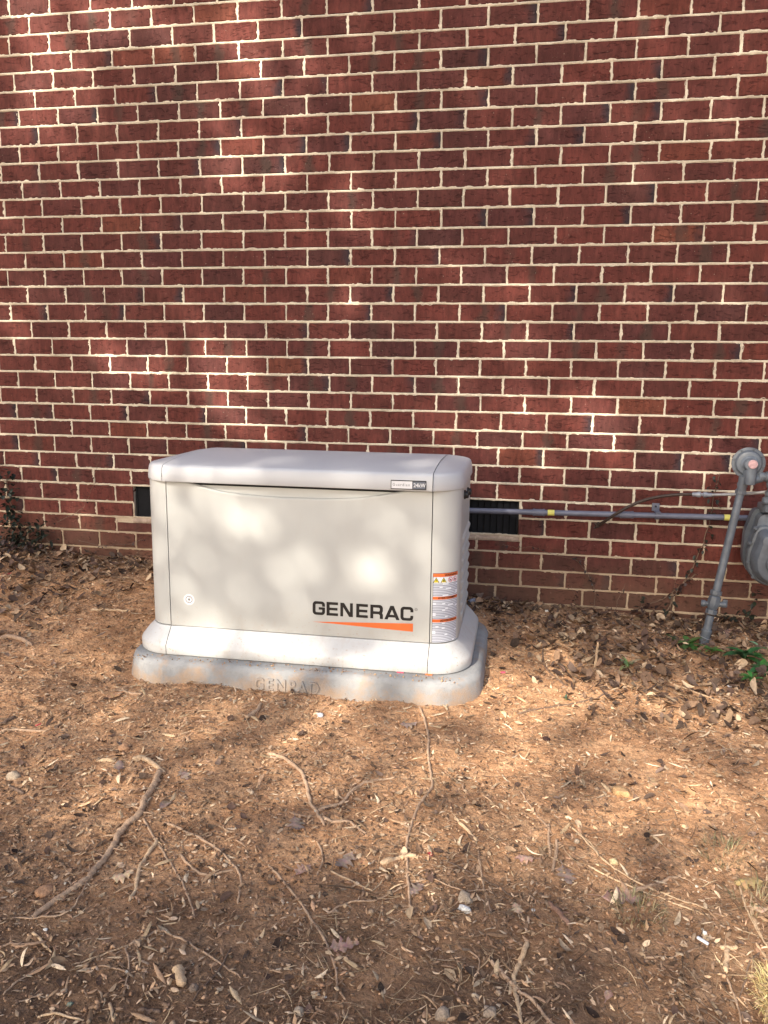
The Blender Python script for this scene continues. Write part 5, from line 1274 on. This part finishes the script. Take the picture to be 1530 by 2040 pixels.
flakes('bark_shreds', 26000, lambda x, y: (.08 + CLUMP(x, y, 3) ** 2) * (.35 + .65 * front(x, y) + .4 * litter_zone(x, y)), (.003, .022), (.10, .5), BRN, .3, .003, M_CHIP)
flakes('wood_slivers', 2600, lambda x, y: (CLUMP(x, y, 5) ** 2) * (1 - .7 * bare(x, y)), (.018, .055), (.08, .24), [(.60, .43, .26), (.50, .32, .19), (.38, .24, .15), (.70, .54, .37)], .2, .004, M_CHIP, .18)
flakes('straw_litter', 7500, lambda x, y: .15 + .8 * front(x, y) * (x > 2.1) + .5 * litter_zone(x, y), (.014, .090), (.014, .034), [(.50, .36, .22), (.33, .22, .14), (.20, .13, .085)], .35, .004, M_CHIP, .08, tmpl=5)
flakes('leaf_litter', 4000, lambda x, y: litter_zone(x, y) * (.35 + .65 * CLUMP(x, y, 7)), (.014, .050), (.35, .7), LITC, .45, .022, M_LEAF, .45, thick=-.2)
flakes('twig_litter', 420, lambda x, y: litter_zone(x, y) * .9 + .06, (.06, .22), (.010, .020), [(.30, .20, .13), (.15, .10, .07), (.48, .36, .24)], .10, .016, M_CHIP, .10, tmpl=7)
flakes('leaf_litter', 1500, lambda x, y: .12 + CLUMP(x, y, 9) ** 3, (.010, .034), (.35, .7), LITC, .4, .006, M_LEAF, .3, thick=-.2)
# crumbs of soil and grit
def crumbs(name, n, dens, smin, smax, pal, sink=.3):
    bm = bmesh.new(); bmesh.ops.create_icosphere(bm, subdivisions=1, radius=.5); T = np.array([v.co[:] for v in bm.verts]); TF = np.array([[v.index for v in f.verts] for f in bm.faces]); bm.free()
    P = scatter(n, dens); s = smin + (smax - smin) * rng.random(n) ** 3.2; k = len(T)
    V = T[None] * rng.uniform(.6, 1.25, (n, k, 1)) * s[:, None, None] * rng.uniform(.65, 1.15, (n, 1, 3)) * np.array([1, 1, .75])
    a = rng.uniform(0, 6.28, n); ca, sa = np.cos(a)[:, None], np.sin(a)[:, None]; x = V[..., 0] * ca - V[..., 1] * sa; y = V[..., 0] * sa + V[..., 1] * ca
    V = np.stack([x + P[:, 0, None], y + P[:, 1, None], V[..., 2] + (ground(P[:, 0], P[:, 1]) + s * sink)[:, None]], -1).reshape(-1, 3)
    F = (TF[None] + (np.arange(n) * k)[:, None, None]).reshape(-1, 3)
    pal = np.array(pal); c = pal[rng.integers(0, len(pal), n)] * rng.uniform(.75, 1.25, (n, 1)); c = np.c_[np.repeat(c, k, 0), np.ones(n * k)]
    o = link(name, mesh(name, V, F, False, {'Col': c}), M_CLOD); tag(o, kind='stuff')
crumbs('soil_crumbs', 17000, lambda x, y: (.25 + .75 * CLUMP(x, y, 11)) * (1 - .75 * front(x, y)) * (1 - .4 * bare(x, y)), .002, .012, [(.42, .25, .15), (.33, .19, .115), (.52, .33, .205)])
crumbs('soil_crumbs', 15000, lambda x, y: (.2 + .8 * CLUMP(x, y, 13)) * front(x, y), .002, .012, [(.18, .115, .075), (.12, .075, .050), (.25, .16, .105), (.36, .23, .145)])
crumbs('pebbles', 900, lambda x, y: (.12 + .88 * front(x, y)) * CLUMP(x, y, 15), .004, .017, [(.44, .31, .20), (.34, .24, .16), (.50, .38, .27), (.24, .175, .12)], .2)
crumbs('quartz_grit', 420, lambda x, y: .2 + .8 * front(x, y), .003, .011, [(.66, .60, .50), (.55, .48, .38)], .25)

# ------------------------------------------------------------------ unseen evergreen added behind the photographer, canopy gaps cut to place the sun patches
PATCHES = [(0.21, 0.0, 2.81, 0.097, 0.16, 0.9, 'w'), (0.64, 0.0, 2.71, 0.164, 0.079, 1, 'w'), (0.32, 0.0, 2.59, 0.098, 0.121, 1, 'w'), (0.25, 0.0, 2.46, 0.098, 0.122, 1, 'w'), (0.28, 0.0, 2.35, 0.114, 0.095, 0.9, 'w'), (0.25, 0.0, 2.23, 0.143, 0.082, 0.7, 'w'), (0.54, 0.0, 2.77, 0.11, 0.047, 0.8, 'w'), (0.12, 0.0, 2.69, 0.071, 0.081, 0.6, 'w'), (1.27, 0.0, 2.59, 0.08, 0.141, 0.8, 'w'), (1.41, 0.0, 2.62, 0.066, 0.076, 0.6, 'w'), (1.27, 0.0, 2.44, 0.108, 0.103, 0.9, 'w'), (1.2, 0.0, 2.42, 0.082, 0.052, 0.6, 'w'), (1.48, 0.0, 2.48, 0.12, 0.051, 0.6, 'w'), (1.15, 0.0, 2.15, 0.068, 0.132, 0.7, 'w'), (1.14, 0.0, 2.02, 0.083, 0.067, 0.7, 'w'), (1.31, 0.0, 2.03, 0.083, 0.039, 0.45, 'w'), (1.52, 0.0, 2.08, 0.163, 0.031, 0.3, 'w'), (1.73, 0.0, 1.9, 0.079, 0.079, 0.27, 'w'), (1.95, 0.0, 2.37, 0.066, 0.033, 0.21, 'w'), (1.71, 0.0, 2.05, 0.067, 0.045, 0.21, 'w'), (2.81, 0.0, 2.49, 0.094, 0.042, 0.24, 'w'), (2.77, 0.0, 2.56, 0.062, 0.031, 0.18, 'w'), (1.5, 0.0, 1.64, 0.055, 0.053, 0.3, 'w'), (1.71, 0.0, 1.46, 0.058, 0.046, 0.21, 'w'), (0.6, 0.0, 1.14, 0.119, 0.051, 1, 'w'), (0.57, 0.0, 1.08, 0.104, 0.034, 0.8, 'w'), (0.54, 0.0, 1.0, 0.09, 0.034, 0.5, 'w'), (1.07, 0.0, 1.15, 0.102, 0.061, 1, 'w'), (1.05, 0.0, 1.07, 0.088, 0.056, 0.9, 'w'), (1.1, 0.0, 0.94, 0.088, 0.062, 0.9, 'w'), (1.22, 0.0, 1.12, 0.072, 0.055, 0.6, 'w'), (1.19, 0.0, 0.9, 0.116, 0.07, 0.6, 'w'), (-0.01, 0.0, 1.34, 0.09, 0.044, 0.6, 'w'), (0.5, 0.0, 1.24, 0.074, 0.043, 0.5, 'w'), (2.41, 0.0, 1.26, 0.09, 0.032, 0.3, 'w'), (2.46, 0.0, 1.54, 0.089, 0.04, 0.27, 'w'), (2.19, 0.0, 1.61, 0.09, 0.056, 0.24, 'w'), (2.42, 0.0, 1.48, 0.134, 0.034, 0.21, 'w'), (2.57, 0.0, 1.0, 0.136, 0.05, 0.75, 'w'), (2.8, 0.0, 0.99, 0.113, 0.045, 0.85, 'w'), (2.91, 0.0, 0.92, 0.135, 0.04, 0.8, 'w'), (2.35, 0.0, 0.91, 0.115, 0.035, 0.7, 'w'), (2.21, 0.0, 0.87, 0.116, 0.033, 0.6, 'w'), (2.47, 0.0, 0.83, 0.115, 0.032, 0.55, 'w'), (2.85, 0.0, 0.83, 0.102, 0.041, 0.8, 'w'), (2.35, 0.0, 0.77, 0.093, 0.037, 0.6, 'w'), (2.58, 0.0, 0.79, 0.069, 0.046, 0.21, 'w'), (2.39, 0.0, 1.08, 0.137, 0.041, 0.3, 'w'), (2.68, 0.0, 0.72, 0.138, 0.032, 0.21, 'w'), (1.51, -0.95, 0.59, 0.135, 0.048, 1, 'd'), (1.37, -0.95, 0.6, 0.075, 0.026, 0.5, 'd'), (1.75, -0.95, 0.42, 0.07, 0.05, 0.5, 'd'), (1.31, -0.95, 0.47, 0.075, 0.042, 0.4, 'd'), (1.76, -0.95, 0.27, 0.093, 0.047, 0.5, 'd'), (1.56, -0.95, 0.33, 0.075, 0.034, 0.4, 'd'), (2.02, -0.95, 0.42, 0.091, 0.033, 0.35, 'd'), (1.95, -0.95, 0.48, 0.109, 0.033, 0.2, 'd'), (1.4, -0.95, 0.28, 0.114, 0.028, 0.2, 'd'), (1.21, -0.95, 0.68, 0.028, 0.047, 0.5, 'd'), (1.2, -0.95, 0.62, 0.023, 0.056, 0.3, 'd'), (1.25, -0.98, 0.77, 0.055, 0.033, 1, 'l'), (1.39, -0.98, 0.78, 0.073, 0.026, 0.6, 'l'), (1.54, -0.98, 0.78, 0.09, 0.022, 0.5, 'l'), (1.77, -0.98, 0.78, 0.125, 0.021, 0.4, 'l'), (1.37, -0.98, 0.15, 0.114, 0.027, 0.9, 's'), (1.57, -0.98, 0.15, 0.131, 0.026, 0.7, 's'), (1.8, -0.98, 0.14, 0.111, 0.026, 0.45, 's'), (1.23, -0.98, 0.16, 0.038, 0.019, 0.8, 's'), (2.67, -0.63, 0.0, 0.139, 0.07, 0.8, 'g'), (2.61, -0.93, 0.0, 0.145, 0.054, 0.8, 'g'), (2.86, -0.88, 0.0, 0.146, 0.055, 0.7, 'g'), (3.06, -0.88, 0.0, 0.108, 0.054, 0.8, 'g'), (2.51, -1.15, 0.0, 0.102, 0.051, 0.6, 'g'), (2.09, -1.44, 0.0, 0.125, 0.039, 0.7, 'g'), (1.9, -1.45, 0.0, 0.11, 0.031, 0.5, 'g'), (2.45, -1.52, 0.0, 0.133, 0.059, 0.6, 'g'), (2.59, -1.68, 0.0, 0.123, 0.055, 0.55, 'g'), (2.26, -1.74, 0.0, 0.109, 0.054, 0.4, 'g'), (1.75, -1.51, 0.0, 0.109, 0.047, 0.35, 'g'), (1.9, -1.2, 0.0, 0.172, 0.031, 0.4, 'g'), (2.93, -1.61, 0.0, 0.123, 0.055, 0.6, 'g'), (2.98, -1.69, 0.0, 0.105, 0.039, 0.6, 'g'), (3.12, -1.52, 0.0, 0.126, 0.084, 0.5, 'g'), (3.28, -0.95, 0.0, 0.139, 0.052, 0.5, 'g'), (2.99, -1.97, 0.0, 0.069, 0.046, 0.6, 'g'), (3.05, -2.07, 0.0, 0.065, 0.043, 0.6, 'g'), (3.03, -2.24, 0.0, 0.068, 0.059, 1, 'g'), (2.88, -2.29, 0.0, 0.067, 0.029, 0.8, 'g'), (2.75, -2.31, 0.0, 0.067, 0.019, 0.6, 'g'), (2.78, -1.82, 0.0, 0.075, 0.038, 0.4, 'g'), (1.28, -1.79, 0.0, 0.129, 0.043, 0.45, 'g'), (1.31, -1.98, 0.0, 0.105, 0.039, 0.4, 'g'), (1.53, -1.89, 0.0, 0.081, 0.04, 0.3, 'g'), (1.65, -1.65, 0.0, 0.103, 0.044, 0.4, 'g'), (0.9, -1.35, 0.0, 0.104, 0.043, 0.35, 'g'), (1.16, -1.35, 0.0, 0.103, 0.043, 0.35, 'g'), (1.41, -1.38, 0.0, 0.117, 0.033, 0.35, 'g'), (2.9, -1.28, 0.0, 0.126, 0.063, 0.5, 'g'), (2.35, -1.88, 0.0, 0.101, 0.038, 0.4, 'g'), (2.72, -1.31, 0.0, 0.126, 0.047, 0.6, 'g'), (2.31, -2.1, 0.0, 0.057, 0.034, 0.3, 'g'), (2.37, -1.45, 0.0, 0.107, 0.061, 0.5, 'g'), (3.22, -0.65, 0.0, 0.077, 0.038, 0.5, 'g')]  # wanted sun patches that set where the added canopy is thinned
PATCHES += [(2.3,-1.47,0,1.2,.22,.36,'e'),(3.0,-1.5,0,.6,.30,.30,'e'),(1.3,-1.6,0,.7,.18,.26,'e'),(2.5,-.95,0,.30,.10,.75,'g'),(2.0,-1.35,0,.5,.06,.6,'g'),(1.1,-1.30,0,.8,.20,.26,'e'),(.27,0,2.50,.17,.42,.42,'w'),(1.27,0,2.50,.15,.38,.42,'w'),(1.2,0,2.08,.13,.25,.3,'w'),(1.12,0,1.10,.12,.22,.35,'w'),(.62,0,1.16,.16,.12,.35,'w'),(2.75,0,.93,.40,.10,.35,'w')] # extra canopy gaps for broader pools of sun
STRENGTH = dict(w=1.0, d=.85, l=1.0, s=.9, g=1.15)
def basis():
    d = Vector(SUN); a = Vector((0, 0, 1)).cross(d).normalized(); b = d.cross(a).normalized(); return np.array(a), np.array(b)
SA, SB = basis()
tree = empty('added_shade_tree', (-2.3, -11.2, -.3), 'unseen evergreen added behind the photographer, canopy gapped to dapple the wall', 'tree')
C0 = np.array([1.9, -.6, 1.25]); n = 90000
corners = np.array([(-.7, 0, 0), (4.6, 0, 0), (-.7, 0, 3.4), (4.6, 0, 3.4), (.0, -2.9, 0), (3.9, -2.9, 0)])
A_, B_ = corners @ SA, corners @ SB
a = rng.uniform(A_.min() - .7, A_.max() + .7, n); b = rng.uniform(B_.min() - .5, B_.max() + .5, n)
ac, bc = (A_.min() + A_.max()) / 2, (B_.min() + B_.max()) / 2
TAU0 = 6.5
Tm = np.full(n, .020) + .10 * np.clip(vnoise(a * 2.2, b * 2.2, 91) - .62, 0, 1)
for (x, y, z, rx, rz, st, kd) in PATCHES:
    p = np.array([x, y, z]); pa, pb = p @ SA, p @ SB
    ra = rx * (1.25 if kd == 'w' else 1.0); rb = rz * (.84 if kd in 'wdls' else 1.30)
    q = ((a - pa) / ra) ** 2 + ((b - pb) / rb) ** 2
    Tm = np.maximum(Tm, st * STRENGTH.get(kd, 1) * np.exp(-q ** 1.4 * .8))
keep = rng.random(n) < (-np.log(np.clip(Tm, .003, .999)) / TAU0)  # leaves dropped along the sun rays that should reach a patch
a, b = a[keep], b[keep]; m_ = len(a)
D = 12.2 + rng.normal(0, .8, m_)
# distance measured back along the light from the plane through C0
base0 = np.outer(a, SA) + np.outer(b, SB); P = base0 + (C0 @ SUN) * SUN - D[:, None] * SUN
s = rng.uniform(.045, .085, m_)
u = rng.normal(size=(m_, 3)); u /= np.linalg.norm(u, axis=1)[:, None]; w = rng.normal(size=(m_, 3)) ; w -= (w * u).sum(1)[:, None] * u; w /= np.linalg.norm(w, axis=1)[:, None]
V = np.stack([P - u * s[:, None], P + w * s[:, None] * .55, P + u * s[:, None], P - w * s[:, None] * .55], 1).reshape(-1, 3)
F = np.arange(m_ * 4).reshape(-1, 4)
cc = np.array([(.040, .075, .025), (.055, .095, .032), (.03, .055, .02)])[rng.integers(0, 3, m_)]; cc = np.c_[np.repeat(cc, 4, 0), np.ones(m_ * 4)]
me = mesh('gapped_crown', V - np.array(tree.location), F, False, {'Col': cc}); me.materials.append(M_GREEN)
o = bpy.data.objects.new('gapped_crown', me); COL.objects.link(o); o.parent = tree
cen = P.mean(0)
tr = MB().tube([(-2.3, -11.2, -.4), (-2.25, -11.15, 2.5), (-2.15, -11.0, 5.0), (-2.1, -10.9, 6.2)], [.24, .19, .15, .12], 14)
tr.build('trunk', M_TWIG, tree)
for k in range(9):
    a_ = rng.uniform(0, 6.28); t = P[rng.integers(0, m_)]
    h = rng.uniform(4.6, 6.2); st = Vector((-2.1, -10.95, h)); en = Vector(t.tolist())
    MB().tube([st, st.lerp(en, .5) + Vector((0, 0, -.3)), st.lerp(en, .85)], [.035, .022, .008], 7).build('limb', M_TWIG, tree)

# crumbs of clay and shreds fallen on the ledge of the pad
n = 420; xx = rng.uniform(1.12, 2.36, n); yy = -1.052 + rng.random(n) ** 1.5 * .05; bmx = []
T = np.array([(0, 0, 0), (1, 0, 0), (.5, .9, 0), (.5, .3, .7)]) - np.array([.5, .4, .1]); TF = np.array([(0, 2, 1), (0, 1, 3), (1, 2, 3), (2, 0, 3)])
sz = .0015 + .006 * rng.random(n) ** 3; a = rng.uniform(0, 6.28, n)
Vp = T[None] * sz[:, None, None] * rng.uniform(.6, 1.8, (n, 1, 3)); Vx = Vp[..., 0] * np.cos(a)[:, None] - Vp[..., 1] * np.sin(a)[:, None] + xx[:, None]; Vy = Vp[..., 0] * np.sin(a)[:, None] + Vp[..., 1] * np.cos(a)[:, None] + yy[:, None]
zz = np.where(yy < -1.040, PADT - (-1.040 - yy) * .55, PADT)
V = np.stack([Vx, Vy, Vp[..., 2] + zz[:, None] + .0008], -1).reshape(-1, 3); c = np.array([(.42, .25, .15), (.50, .34, .21), (.22, .14, .09)])[rng.integers(0, 3, n)]
tag(link('pad_crumbs', mesh('pad_crumbs', V, (TF[None] + (np.arange(n) * 4)[:, None, None]).reshape(-1, 3), False, {'Col': np.c_[np.repeat(c, 4, 0), np.ones(n * 4)]}), M_CLOD), kind='stuff')
